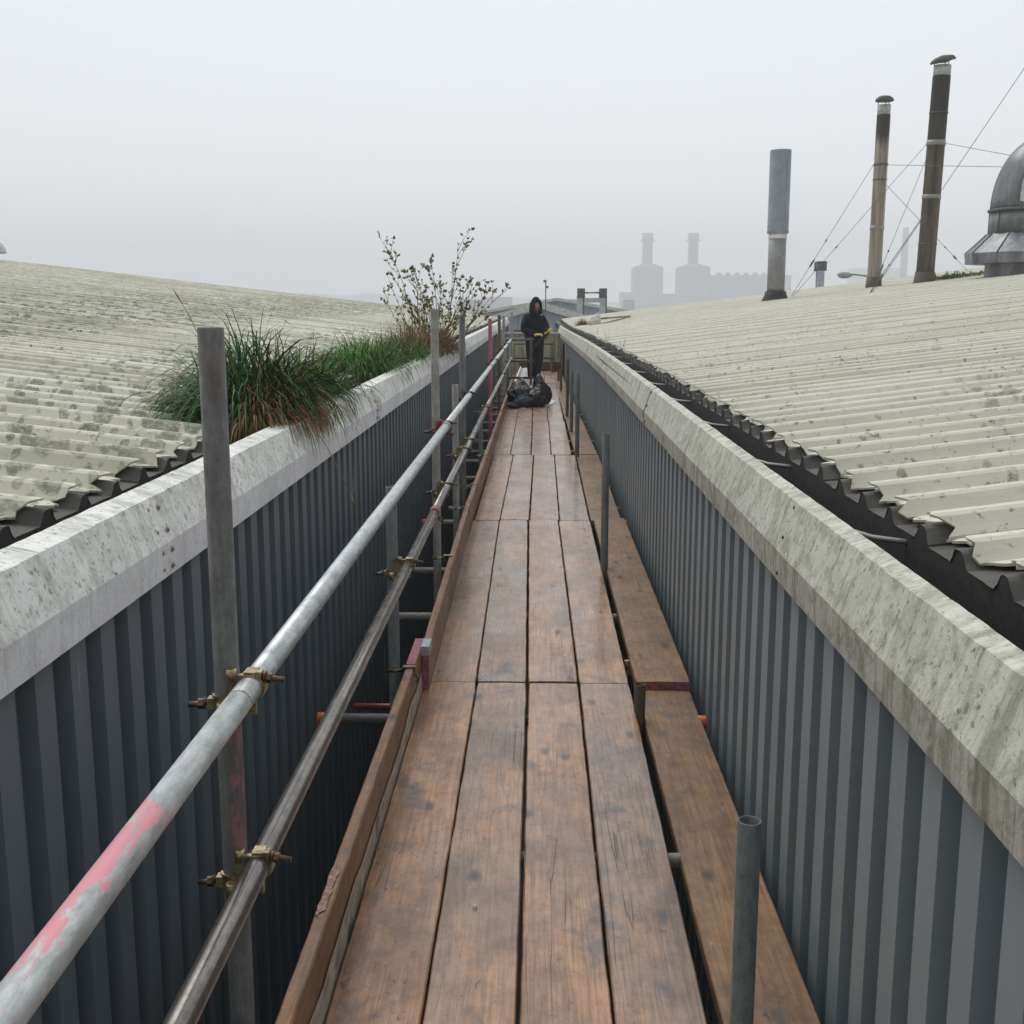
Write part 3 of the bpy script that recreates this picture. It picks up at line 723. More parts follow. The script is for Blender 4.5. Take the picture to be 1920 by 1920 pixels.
bld("boiler_tower", 1188, 1244, 502, YP, 28, "hazy grey boiler tower with stack, left of the pair in the mist", tower_bits(0), "tower")
bld("boiler_tower", 1273, 1332, 502, YP, 28, "hazy grey boiler tower with stack, right of the pair in the mist", tower_bits(0), "tower")
def vents(r, hw, h, d):
    for k in range(8):
        m = MB(); m.lathe([(3.0, 0), (2.6, 1.8), (1, 2.9)], 10, (-hw + 8 + k * (2 * hw - 16) / 7, 5, h)); m.build("roof_vent", M_PS, r)
bld("turbine_hall", 1334, 1484, 516, YP + 10, 60, "long low hall with small roof vents right of the misty towers", vents)
bld("annexe", 1165, 1188, 548, YP + 5, 30, "low block at the left foot of the misty towers")
bld("annexe", 1245, 1273, 551, YP + 5, 30, "low block filling the gap between the two misty towers")
bld("annexe", 1171, 1190, 562, 700, 20, "darker small block in front of the left misty tower")
bld("annexe", 1600, 1700, 503, YP + 500, 30, "very faint low block in the mist behind the middle flue")
p = at(1699, 427, YP); r = empty("distant_chimney", (p.x, YP, ZG), "faint tall chimney in the mist between the two capped flues", "chimney")
m = MB(); m.lathe([(3.9, 0), (3.0, p.z - ZG)], 14); m.build("shaft", M_PS, r)
for i, (x0, x1, yt, Y, lb) in enumerate(((858, 905, 562, 700, "dim low roofs in the mist behind the leafy shrub"), (905, 960, 557, 900, "dim warehouse in the mist left of the hooded person"), (1040, 1085, 561, 620, "dim blue grey block in the mist left of the steel portal"))):
    bld("misty_warehouse", x0, x1, yt, Y, 20, lb)

# ------------------------------------------------------------ scaffold boards
def board(name, xn, xf, y0, y1, zt, th, mat, label, group, cat="board", bands=(), seed=0, ch=.004, parent=None, tone=.5):
    """xn=(x0,x1) at the near end, xf at the far end"""
    cx, cy = (xn[0] + xn[1] + xf[0] + xf[1]) / 4, (y0 + y1) / 2
    n_ = max(6, int((y1 - y0) / .07)); rr = []
    m = MB()
    for k in range(n_ + 1):
        t = k / n_; y = y0 + (y1 - y0) * t
        a = xn[0] + (xf[0] - xn[0]) * t + .0022 * fbm(y * 6, seed * 7.1, 0, 4); b = xn[1] + (xf[1] - xn[1]) * t + .0022 * fbm(y * 6, seed * 7.1 + 33, 0, 4)
        if k in (0, n_): a += .003; b -= .003
        wz = .0025 * fbm(y * .8, seed * 3.7, 0, 2); e = .0015 * fbm(y * 15, seed)
        mid = (a + b) / 2
        row = [(a, zt - th), (a - .0, zt - ch + e), (a + ch, zt), (mid, zt + .0012), (b - ch, zt), (b, zt - ch + e), (b, zt - th)]
        rr.append([(x - cx, y - cy, z + wz) for x, z in row][::-1])
    m.rings(rr, 0, False)
    o = m.build(name, mat, parent, (cx, cy, 0)); o.color = (tone, tone, tone, 1)
    if label: tag(o, label, cat, group)
    for e_, bm_ in bands:
        yb = y0 if e_ == 'n' else y1; xa, xb = xn if e_ == 'n' else xf
        m = MB(); d = -.0025 if e_ == 'n' else .0025
        m.box((xa + .002 - cx, min(yb, yb + d) - cy, zt - th + .001), (xb - .002 - cx, max(yb, yb + d) - cy, zt - .002))
        m.build("end_band", bm_, o)
    return o
rows = [(1.07, 4.968, (-.508, -.275, -.043, .186, .411), (-.512, -.276, -.0455, .187, .417)),
        (4.974, 8.902, (-.511, -.279, -.0475, .187, .416), (-.520, -.308, -.078, .160, .412)),
        (8.910, 12.84, (-.507, -.305, -.070, .169, .408), (-.510, -.285, -.055, .180, .415)),
        (12.847, 16.56, (-.515, -.285, -.050, .178, .410), (-.505, -.290, -.055, .180, .412)),
        (16.567, 20.46, (-.510, -.283, -.052, .180, .410), (-.512, -.288, -.056, .178, .412)),
        (20.467, 24.36, (-.510, -.280, -.052, .178, .410), (-.510, -.283, -.056, .178, .412)),
        (24.367, 28.9, (-.510, -.280, -.052, .178, .410), (-.510, -.283, -.056, .178, .412))]
ordr = ["nearest the camera", "second from the camera", "third from the camera", "fourth, before the sacks", "fifth, under the rubbish sacks", "sixth, at the person's feet", "farthest, before the end wall"]
colr = ["leftmost deck board", "second deck board from the left", "third deck board from the left", "rightmost deck board"]
GAP = (.002, .003, .0055, .004)
for i, (y0, y1, xn, xf) in enumerate(rows):
    of = (0, 0, 0, -.035, -.045, -.05, -.05)[i]; xn = [q + of for q in xn]; xf = [q + of for q in xf]
    for k in range(4):
        g0 = GAP[k]; g1 = GAP[(k + 1) % 4]
        board("scaffold_board", (xn[k] + g0, xn[k + 1] - g1), (xf[k] + g0, xf[k + 1] - g1), y0 + rnd.uniform(0, .012), y1 - rnd.uniform(0, .012), rnd.uniform(-.003, .002), .038, W_DECK,
              "wet %s, row %s" % (colr[k], ordr[i]), "deck boards of the walkway", seed=i * 4 + k + 1.3, tone=([.15, .75, .25, .95], [.7, .85, .35, .4], [.1, .5, .7, .85])[i][k] if i < 3 else rnd.uniform(.2, .8))
inner = [(1.1, 5.25, .463, .703, .452, .692, -.040, "nearest the camera, behind the short open post"),
         (5.0, 9.0, .449, .697, .440, .690, 0, "with a pink end, second from the camera"),
         (8.93, 12.9, .418, .662, .43, .68, -.004, "third from the camera, behind the tall slim post"),
         (12.92, 16.8, .42, .67, .40, .64, 0, "fourth from the camera"),
         (16.82, 20.7, .39, .63, .37, .61, 0, "fifth, beside the rubbish sacks"), (20.72, 28.5, .36, .59, .32, .55, 0, "farthest, before the dark louvre")]
for i, (y0, y1, a, b, c_, d_, z, lb) in enumerate(inner):
    board("inside_board", (a, b), (c_, d_), y0, y1, z, .038, W_INNER, "brown board at the right wall's foot, " + lb, "boards beside the right wall", bands=(('n', M_PINKP),) if i in (1,) else (), seed=40 + i)
# toe boards: stand on edge
toes = [(-1.0, 5.0, -.560, -.522, -.553, -.517, M_PINKP, 'f', "worn toe board nearest the camera with a pink far end"),
        (4.86, 8.75, -.512 - .036, -.512, -.560, -.524, M_PINKP, 'n', "orange brown toe board with a pink banded near end"),
        (8.55, 12.4, -.556, -.518, -.552, -.516, M_GALV, 'n', "toe board third from the camera starting at the metal patch"),
        (12.3, 16.2, -.552, -.516, -.55, -.514, None, 'n', "toe board fourth from the camera"),
        (16.25, 20.1, -.552, -.516, -.55, -.514, None, 'n', "toe board fifth from the camera left of the sacks"),
        (20.2, 24, -.552, -.516, -.55, -.514, None, 'n', "toe board sixth from the camera below the ladder")]
for i, (y0, y1, a, b, c_, d_, bm_, en, lb) in enumerate(toes):
    zt = .190 if i != 0 else .193
    if i == 1: a, b, c_, d_ = -.517, -.481, -.556, -.520
    o = board("toe_board", (a, b), (c_, d_), y0, y1, zt + (.008 if i == 1 else 0), .225, W_TOE, lb, "toe boards along the left edge", bands=((en, bm_),) if bm_ else (), seed=60 + i)
    if i == 0:
        m = MB(); m.box((a - .002 + .56 - .558, 4.7 - 2.0, zt - .012), (b + .003 + .56 - .56 , 5.0 - 2.0, zt + .0015))
        cx, cy = (a + b + c_ + d_) / 4, 2.0
        m = MB(); m.box((a - cx + .004, 4.62 - cy, zt - .01), (b - cx + .004, 4.995 - cy, zt + .0035)); m.build("pink_paint", M_PINKP, o)
        m = MB(); pk = [(a - cx + .005 + .006 * rnd.random() + (.012 if k in (0, 15) else 0), 2.60 + k * .018 - cy, b - cx - .007 - .007 * rnd.random() - (.014 if k in (0, 1, 14, 15) else 0)) for k in range(16)]
        m.rings([[(p0, yy, zt + .0042), (p1, yy, zt + .0042)] for p0, yy, p1 in pk], closed=False, cap0=False, cap1=False, smooth=False); m.build("pink_paint", flat("faded_pink_paint", (.26, .145, .125), .8, scale=45, var=.6), o)
        # pale bare strip along the lower inner face
        m = MB(); rr = []
        for k in range(60):
            y = -.9 + k * .1; hh = .10 + .06 * fbm(y * 1.5, 3.3); xx = b + (d_ - b) * ((y + 1) / 6)
            rr.append([(xx - cx + .0035, y - cy, zt - .223), (xx - cx + .0035, y - cy, zt - .223 + max(.01, hh))])
        m.rings(rr, closed=False, cap0=False, cap1=False); m.build("bare_wood_strip", m_wood("pale_bare_wood", (.62, .54, .42), (.52, .46, .38), .1, .05), o)
    if i == 1:
        cx, cy = (a + b + c_ + d_) / 4, (y0 + y1) / 2
        m = MB(); m.box((a - cx, y0 - cy - .003, zt - .03), (b - cx, y0 - cy + .12, zt + .0105)); m.build("blue_paint", M_BLUEP, o)
board("end_toe_board", (-.5, .60), (-.5, .60), 28.93, 28.968, .225, .24, W_TOE, "dark brown toe board across the far end of the deck", None, seed=77)

# ------------------------------------------------------------ tubes
def pipe(name, p0, p1, mat, label, group, cat="scaffold tube", parent=None, ro=.02415):
    p0, p1 = Vector(p0), Vector(p1)
    m = MB(); m.pipe((p1 - p0).length, ro, ro - .0042)
    o = m.build(name, mat); orient(o, p0, p1); tag(o, label, cat, group)
    return o
XP, XR = -.605, -.550
GL = "upright tubes on the left side"
lefts = [(2.10, -.600, 1.655, T_POST, "thick grey upright nearest the camera, its open top beside the big grass tuft", .018),
         (4.72, -.618, .94, T_POSTG, "short green grey upright whose top ends just behind the upper guardrail", 0),
         (6.80, -.615, 1.66, T_POSTB, "pale stained upright, taller of the two in front of the leafy shrub", 0),
         (8.49, -.62, 1.10, T_POSTB, "pale shorter upright between the two tall ones by the shrub", 0),
         (9.08, -.605, 1.60, T_POST, "grey upright right of the pale one in front of the shrub", 0),
         (11.95, -.61, .55, T_POSTG, "low upright reaching only the lower rail past the shrub", 0),
         (14.42, -.61, 1.50, T_PINK, "upright painted pink all over", 0),
         (17.7, -.61, 1.51, T_RUST, "dark upright just right of the pink one", 0),
         (19.97, -.61, 1.47, T_POSTB, "pale grey upright second right of the pink one", 0),
         (22.6, -.61, 1.0, T_POSTG, "lower dark upright where the gate rails start", 0),
         (25.81, -.61, 1.49, T_POSTB, "thin pale upright farthest along the left side", 0)]
for y, x, zt, mt, lb, lean in lefts:
    if y == 2.10: pipe("scaffold_standard", (x - .16 * .0, y + .0, -7.0), (x, y, zt), mt, lb, GL)
    else: pipe("scaffold_standard", (x, y, -7.0), (x, y, zt), mt, lb, GL)
# pink smears on the nearest upright (paint patch as its own skin)
m = MB(); rr = []
ns = 26
std0 = [o for o in C.objects if o.name == "scaffold_standard"][0]
n = NB("smeared_pink_paint"); v = n.ramp(n.noise(n.warp(n.co((14, 14, 3)), .5, 3), 1.2, 5, .7), (.46, 0), (.5, 1))
c = n.mix(v, (.12, .11, .10), (.31, .125, .15)); M_SMEAR = n.done(c, .7)
for k in range(14):
    z = 8.62 - .50 + k * .029 - 1.65 + 1.655 - .0
    w_ = .9 if k not in (0, 13) else .5
    rr.append([(.0249 * math.cos(a), .0249 * math.sin(a), z) for a in [(-.55 + (i / 8 - .5) * 1.1 * w_) - 0 for i in range(9)]])
pm = MB(); rr2 = []
bpy.context.view_layer.update()
dl = std0.matrix_world.to_3x3().inverted() @ Vector((.75, -.66, 0)); a_c = math.atan2(dl.y, dl.x)
for k in range(16):
    z = 7.60 + k * .022; w_ = 1 if 0 < k < 15 else .5
    rr2.append([(.0249 * math.cos(a), .0249 * math.sin(a), z) for a in [a_c + (i / 10 - .5) * 1.5 * w_ for i in range(11)]])
pm.rings(rr2, closed=False, cap0=False, cap1=False)
pp = pm.build("pink_paint_smear", M_SMEAR, std0)
rights = [(2.17, .430, .67, T_POSTG, "open topped grey upright nearest the camera on the right"),
          (4.62, .432, .115, T_RUST, "stubby rusty upright ending level with the deck"),
          (7.26, .430, .88, T_POSTG, "slim grey upright standing against the right wall, second to rise above the deck"),
          (12.75, .432, .93, T_POST, "grey upright third to rise above the deck on the right"),
          (15.2, .435, .80, T_POSTG, "darker upright just behind the third one on the right"),
          (17.26, .43, .87, T_RUST, "dark upright beside the farthest right boards"),
          (22.3, .43, .42, T_RUST, "low rusty upright right of the person"),
          (25.2, .43, .25, T_RUST, "farthest low rusty upright in the right gap")]
for y, x, zt, mt, lb in rights:
    pipe("scaffold_standard", (x, y, -7.0), (x, y, zt), mt, lb, "upright tubes on the right side")
# guard rails
UZ, LZ = .975, .605
GR = "guardrails along the left side"
pipe("guardrail", (XR, -1.2, UZ), (XR, 1.99, UZ), T_RAILP, "pink splashed end length of the upper guardrail at the bottom left corner", GR)
pipe("guardrail", (XR, 1.995, UZ), (XR, 6.78, UZ), T_RAIL, "bright galvanised upper guardrail length nearest the camera", GR)
pipe("guardrail", (XR, 6.79, UZ), (XR, 13.1, UZ), T_RAIL, "upper guardrail length past the red coupler", GR)
pipe("guardrail", (XR, 13.11, UZ), (XR, 22.9, UZ), T_RAIL, "farthest upper guardrail length, up to the gate", GR)
pipe("guardrail", (XR, -1.2, LZ), (XR, 5.95, LZ), T_LOW, "wet dark lower guardrail length nearest the camera", GR)
pipe("guardrail", (XR, 5.96, LZ), (XR, 12.2, LZ), T_LOW, "lower guardrail length past the pinkish sleeve", GR)
pipe("guardrail", (XR, 12.21, LZ), (XR, 22.9, LZ), T_LOW, "farthest lower guardrail length, up to the gate", GR)
# sleeves on rails
def sleeve(y, z, mat, lb):
    r = empty("sleeve_coupler", (XR, y, z), lb, "coupler", "sleeve couplers on the guardrails")
    m = MB(); m.lathe([(.0245, 0), (.029, 0), (.029, .10), (.0245, .10)], 18); o = m.build("sleeve", mat, r); o.rotation_euler = (R(-90), 0, 0)
    m = MB(); m.tube((.02, .03, -.03), (.045, .03, -.05), .006, n=8); m.tube((.02, .08, -.03), (.045, .08, -.05), .006, n=8); m.build("bolt", M_BOLT, r)
sleeve(6.70, UZ, M_STRAP, "pale sleeve joining the upper guardrail below the red coupler")
sleeve(5.90, LZ, M_PINKP, "pinkish sleeve joining the lower guardrail")
sleeve(13.05, UZ, M_BOLT, "dark sleeve on the upper guardrail beside the pink upright")
sleeve(12.16, LZ, M_BOLT, "dark sleeve on the lower guardrail past the shrub")

# couplers: two saddles at right angles, flaps and bolts
def coupler(y, xp, z, mat, lb, sx=1):
    r = empty("scaffold_coupler", (0, y, z), lb, "coupler", "couplers holding the guardrails")
    m = MB(); ro, t = .0250, .0045
    def band(center, axis, a0, a1, wd):
        k = 14; rr = []
        for i in range(k + 1):
            a = a0 + (a1 - a0) * i / k; cs, sn = math.cos(a), math.sin(a)
            q = []
            for rad, s_ in ((ro, -wd), (ro + t, -wd), (ro + t, wd), (ro, wd)):
                q.append((center[0] + rad * cs, center[1] + rad * sn, center[2] + s_) if axis == 'z' else (center[0] + rad * cs, center[1] + s_, center[2] + rad * sn))
            rr.append(q)
        m.rings(rr, 0, False)
    pc = (xp, 0, -.035); rc = (XR, -.0, 0)
    band(pc, 'z', R(-170), R(60), .017)      # saddle round the upright
    band((rc[0], -.012, rc[2]), 'y', R(-40), R(200), .017)     # saddle over the rail
    # web between
    m.box((xp + .008, -.034, -.05), (XR + .012, -.022, .028))
    m.box((XR - .010, -.029, .024), (XR + .013, .004, .032))
    m.build("saddle", mat, r)
    for (a, b, mt2) in (((xp - .030, -.012, -.035), (xp - .072, -.018, -.037), M_BOLT), ((XR + .018, -.016, .020), (XR + .066, -.018, .014), M_BOLT)):
        mm = MB(); a, b = Vector(a), Vector(b); d = (b - a).normalized()
        mm.tube(a, b, .006, n=10)
        mm.tube(a + d * .014, a + d * .024, .0105, n=6, smooth=False); mm.tube(a + d * .009, a + d * .0125, .0125, n=14)
        mm.build("bolt", mt2, r)
        if True:
            mm = MB(); e0 = a - d * .004; mm.box(tuple(e0 - Vector((.009, .010, .011))), tuple(e0 + Vector((.009, .010, .011)))); mm.build("flap_lug", mat, r)
    # small hollow lips of the flap hinges
    mm = MB(); mm.lathe([(.008, 0), (.0125, 0), (.0125, .03), (.008, .03)], 12, (xp + .002, -.042, -.055)); mm.build("hinge_barrel", mat, r); mm = MB(); mm.lathe([(.006, 0), (.010, 0), (.010, .026), (.006, .026)], 12, (XR - .034, -.026, .012)); mm.build("hinge_barrel", mat, r)
cps = [(2.10, -.600, UZ, M_BRASS, "big brassy coupler fixing the upper rail to the nearest upright"),
       (2.10, -.600, LZ, M_BRASS, "tarnished coupler with rusty bolt fixing the lower rail to the nearest upright"),
       (4.72, -.618, LZ, M_BRASS, "brass coloured coupler on the lower rail at the short green grey upright"),
       (6.80, -.615, UZ, M_REDC, "red painted coupler on the upper rail at the pale upright"),
       (6.80, -.615, LZ, M_BRASS, "brassy coupler on the lower rail at the pale upright"),
       (8.49, -.62, LZ, M_BRASS, "coupler on the lower rail at the shorter pale upright"),
       (9.08, -.605, UZ, M_BOLT, "dark coupler on the upper rail in front of the shrub's grey upright"),
       (9.08, -.605, LZ, M_BRASS, "coupler on the lower rail at the grey upright by the shrub"),
       (11.95, -.61, LZ, M_BRASS, "coupler at the top of the low upright"),
       (14.42, -.61, UZ, M_REDC, "red brown coupler at the pink upright"),
       (17.7, -.61, UZ, M_BOLT, "dark coupler on the upper rail right of the pink upright"),
       (17.7, -.61, LZ, M_BOLT, "dark coupler on the lower rail right of the pink upright"),
       (19.97, -.61, UZ, M_BOLT, "farthest coupler on the upper rail before the gate")]
for a in cps: coupler(*a)
# toe board clips
def clip(y, x, zt, mat, lb):
    r = empty("toe_board_clip", (x, y, zt), lb, "clip", "steel clips on the toe boards")
    m = MB(); m.box((-.028, -.014, .003), (.026, .014, .007)); m.box((.023, -.014, -.035), (.0265, .014, .003)); m.box((-.0265, -.014, -.05), (-.023, .014, .003))
    m.path([(.026, 0, -.03), (.036, -.004, -.045), (.034, -.01, -.058), (.026, -.012, -.06)], .0045, 6)
    m.path([(-.026, 0, -.01), (-.07, 0, -.016), (-.10, 0, -.016)], .007, 6); m.build("hook", mat, r)
    m = MB(); m.lathe([(.01, -.006), (.01, .006)], 6, (-.075, 0, -.012)); m.build("nut", M_BOLT, r)
for k, (y, mat, lb) in enumerate([(4.58, M_RUSTM if False else M_BOLT, "rusty clip on the toe board just before the pink end"), (6.70, M_BRASS, "brassy clip on the second toe board beside the pale upright"),
                                  (8.40, M_BRASS, "clip near the metal patched toe board joint"), (9.5, M_BRASS, "clip on the toe board third from the camera, nearer one"),
                                  (11.4, M_BRASS, "clip on the toe board third from the camera, farther one"), (13.4, M_BOLT, "dark clip on the fourth toe board, nearer one"), (14.6, M_BRASS, "bright clip on the fourth toe board, middle one"), (16.0, M_BRASS, "clip at the far end of the fourth toe board"), (17.5, M_BOLT, "clip on the fifth toe board, nearer one"), (19.0, M_BOLT, "clip on the fifth toe board, farther one")]):
    clip(y, -.540 + (0 if k else .003), .194 if k != 1 else .199, mat, lb)
# transoms
ordt = ["first", "second", "third", "fourth", "fifth", "sixth", "seventh", "eighth", "ninth", "tenth", "eleventh", "twelfth", "thirteenth", "fourteenth", "fifteenth", "sixteenth", "seventeenth", "eighteenth", "nineteenth", "twentieth", "last"]
tys = [2.2, 3.42, 4.66, 6.29, 7.42, 9.12, 9.75, 10.9, 11.5, 12.75, 13.6, 14.6, 15.8, 16.9, 18.1, 19.3, 20.6, 22, 23.5, 25, 27]
for i, y in enumerate(tys):
    xl, xr_ = (-.94, .714) if i in (2, 5, 11) else (-.80 + rnd.uniform(-.03, .03), .70) if i not in (1,) else (-.50, .60)
    if i == 3: xl = -.88
    r = pipe("transom_tube", (xl, y, -.0645), (xr_, y, -.0645), T_POSTB if i != 2 else T_POSTG, "cross tube under the deck, %s from the camera%s" % (ordt[i], ", with orange end caps" if i in (2, 5) else ""), "cross tubes under the deck")
    if i in (2, 5):
        for zc in (-.006, (xr_ - xl) - .030):
            m = MB(); m.lathe([(.0265, 0), (.0275, .003), (.0275, .033), (.0265, .036)], 20, (0, 0, zc)); m.build("end_cap", M_ORANGE, r)
pipe("ledger_tube", (-.545, .5, -.115), (-.545, 28, -.115), T_POSTG, "long tube under the toe boards carrying the cross tubes", "long tubes under the deck")
pipe("ledger_tube", (.49, .5, -.115), (.49, 28, -.115), T_POSTG, "long tube under the boards beside the right wall", "long tubes under the deck")
pipe("brace_tube", (-.83, 4.90, -.095), (-.45, 4.90, -.095), M_REDC, "short red tube just behind the orange capped cross tube", None, ro=.014)
for k, y in enumerate((5.4, 7.42, 9.75, 11.5, 13.6, 15.8)):
    m = MB(); m.box((.428, y - .03, -.10), (.470, y + .03, -.045)); m.tube((.43, y, -.05), (.435, y - .05, -.03), .007, n=8); m.box((.425, y - .045, -.046), (.450, y - .02, -.020))
    tag(m.build("right_angle_coupler", M_BRASS), "%s coupler down in the gap between deck and right hand boards" % ["nearest", "second", "third", "fourth", "fifth", "farthest"][k], "coupler", "couplers in the right gap")
# gate rails and end guard
GG = "cross rails around the ladder and deck end"
pipe("gate_post", (-.155, 22.35, -.7), (-.155, 22.35, 1.04), T_RUST, "dark upright beside the person, at the end of the short gate rails", None, "scaffold post")
pipe("cross_rail", (-.66, 22.42, .985), (-.11, 22.42, .985), T_POST, "upper short rail at the person's waist, ending left of the sleeve", GG)
pipe("cross_rail", (-.66, 22.42, .575), (-.11, 22.42, .575), T_POST, "middle short rail at the person's knees", GG)
pipe("cross_rail", (-.60, 22.42, .25), (-.11, 22.42, .25), T_RUST, "lower short rail above the sacks, crossing the ladder", GG)
pipe("end_post", (.315, 28.4, -.7), (.315, 28.4, .87), T_POSTB, "upright in front of the cream wall, right of the person", None, "scaffold post")
pipe("cross_rail", (-.62, 28.3, 1.02), (.0, 28.3, 1.02), T_GATE if False else T_RUST, "dark far rail left of the person's elbow, highest one", GG)
pipe("cross_rail", (-.60, 28.3, .70), (.36, 28.3, .70), T_POST, "far rail across the cream wall on both sides of the person's thighs", GG)
pipe("cross_rail", (-.60, 28.3, .35), (.36, 28.3, .35), T_RUST, "lowest far rail above the end toe board", GG)
# ladder
M_ALU = flat("bright_aluminium", (.72, .73, .74), .35, .6, var=.08)
r = empty("ladder", (-.33, 20.6, .03), "aluminium ladder lying on the deck between the sacks and the end wall", "ladder", rz=R(-.6))
for s in (-1, 1):
    m = MB(); m.box((s * .17 - .012, 0, 0), (s * .17 + .012, 6.6, .065)); ob = m.build("stile", M_ALU, r); ob.rotation_euler = (R(1.0), 0, 0)
for k in range(22):
    m = MB(); m.tube((-.165, .2 + k * .29, .035 + (.2 + k * .29) * .0175), (.165, .2 + k * .29, .035 + (.2 + k * .29) * .0175), .014, n=8); m.build("rung", M_ALU, r)

# ------------------------------------------------------------ rubbish sacks
n = NB("black_polythene"); hg = n.noise(n.warp(n.co((1, 1, 1)), .3, 6), 9, 5, .6); M_BAG = n.done((.012, .012, .017), .27, 0, hg, .9, .03)
n = NB("teal_polythene"); hg = n.noise(n.co(), 12, 4); M_TEAL = n.done((.012, .075, .10), .35, 0, hg, .8, .02)
def sack(x, y, sx, sy, sz, seed, mat, label, peak=None, name="rubbish_sack", hard=1.0):
    bm = bmesh.new(); bmesh.ops.create_icosphere(bm, subdivisions=6, radius=1)
    S3 = Vector((seed, seed * .7, -seed))
    rg = lambda p: 1 - 2 * abs(mn.noise(p))
    for v in bm.verts:
        c_ = v.co.copy(); z = (c_.z + 1) / 2
        rad = 1.0 if z < .45 else 1 - .50 * ((z - .45) / .55) ** 1.8
        wq = c_ + Vector((mn.noise(c_ * 2 + S3), mn.noise(c_ * 2 - S3), mn.noise(c_ * 2.5))) * .35
        d = 1 + .20 * mn.noise(c_ * 1.3 + S3) + hard * (.10 * (rg(wq * Vector((3.2, 3.2, 1.6)) + S3) - .5) + .06 * (rg(wq * 6.5 - S3) - .5) + .03 * (rg(wq * 13) - .5))
        p = Vector((c_.x * sx * rad * d, c_.y * sy * rad * d, (max(z, .07) - .07) * sz * 1.05 * (1 + .16 * mn.noise(c_ * 2.2 + S3))))
        if peak:
            q = max(0, z - .5) / .5; ang = math.atan2(c_.y, c_.x)
            pk = max(0, math.cos(ang - peak[2])) if len(peak) > 2 else 1
            p += Vector((peak[0] * q ** 1.5, 0, peak[1] * q ** 2 * pk))
        v.co = p
    me = bpy.data.meshes.new(name); bm.to_mesh(me); bm.free(); me.materials.append(mat)
    for p in me.polygons: p.use_smooth = True
    o = bpy.data.objects.new(name, me); C.objects.link(o); o.location = (x, y, .002)
    return tag(o, label, "sack", "rubbish sacks on the deck" if name == "rubbish_sack" else None)
sack(-.30, 19.1, .23, .24, .40, 1.3, M_BAG, "round slumped black rubbish sack on the left", (.0, .05))
sack(-.05, 18.95, .19, .20, .30, 4.9, M_BAG, "black rubbish sack in the middle with shiny creases", (.06, .05))
sack(.06, 19.3, .17, .17, .38, 8.2, M_BAG, "tall black rubbish sack on the right with a pointed top", (-.07, .14))
sack(-.27, 18.78, .13, .08, .22, 6.1, M_TEAL, "teal plastic bag in front of the left sack", None, "teal_bag")
M_PAPER = flat("pale_wet_plastic", (.50, .56, .58), .3, scale=30)
def scrap(pts, z, label, mat=M_PAPER):
    m = MB(); cx = sum(p[0] for p in pts) / len(pts); cy = sum(p[1] for p in pts) / len(pts)
    t = [(x, y, z + .008 + .006 * rnd.random()) for x, y in pts]; b = [(x, y, z) for x, y in pts]
    m.rings([b, t], smooth=False, cap0=True, cap1=False); m.add(t + [(cx, cy, z + .02)], [(i, (i + 1) % len(pts), len(pts)) for i in range(len(pts))])
    tag(m.build("plastic_scrap", mat), label, "litter", "litter on the deck")
scrap([(.05, 19.0), (.12, 18.75), (.20, 19.1), (.30, 19.9), (.20, 20.3), (.14, 19.8), (.10, 19.5)], .002, "pale plastic sheet scrap right of the sacks")
scrap([(-.52 + .04, 18.95), (-.42, 18.85), (-.40, 19.2), (-.46, 19.4)], .06, "small white scrap left of the teal bag")
scrap([(-.31, 18.45), (-.21, 18.40), (-.18, 18.52), (-.26, 18.62)], .002, "thin brown litter in front of the teal bag", flat("litter_brown", (.25, .18, .12), .7))
sack(-.42, 18.62, .09, .06, .09, 3.3, flat("dark_green_rag", (.02, .03, .022), .8), "dark green rag at the left sack's foot", None, "rag")
scrap([(-.182, 2.995), (-.174, 2.985), (-.170, 2.997), (-.176, 3.006)], .0, "tiny white fleck on the second board near the camera", flat("white_fleck", (.8, .8, .78), .6))

# ------------------------------------------------------------ person
M_JACK = flat("black_navy_fabric", (.007, .008, .013), .8, var=.3, scale=14, bump=.6, spec=.15)
M_TROU = flat("dark_trouser_fabric", (.011, .012, .018), .8, var=.3, scale=10, bump=.6, spec=.15)
M_SKIN = flat("skin", (.30, .165, .125), .5, var=.1)
M_GLOVE = flat("yellow_work_glove", (.92, .68, .10), .6, var=.2, scale=30)
M_BOOT = flat("dark_boot", (.02, .018, .016), .6)
def skin(name, verts, edges, radii, mat, parent, root=0, sub=2):
    me = bpy.data.meshes.new(name); me.from_pydata(verts, edges, []); me.materials.append(mat)
    o = bpy.data.objects.new(name, me); C.objects.link(o); o.parent = parent
    sk = o.modifiers.new("skin", 'SKIN'); sk.use_smooth_shade = True
    if not me.skin_vertices: bpy.context.view_layer.update()
    sv = me.skin_vertices[0].data
    for i, rr in enumerate(radii):
        sv[i].radius = rr if isinstance(rr, tuple) else (rr, rr); sv[i].use_root = (i == root)
    ss = o.modifiers.new("subsurf", 'SUBSURF'); ss.levels = sub; ss.render_levels = sub
    return o
pr_ = empty("person", (-.085, 24.2, 0), "person in black hooded jacket and yellow gloves looking down at a strip", "person", rz=R(14))
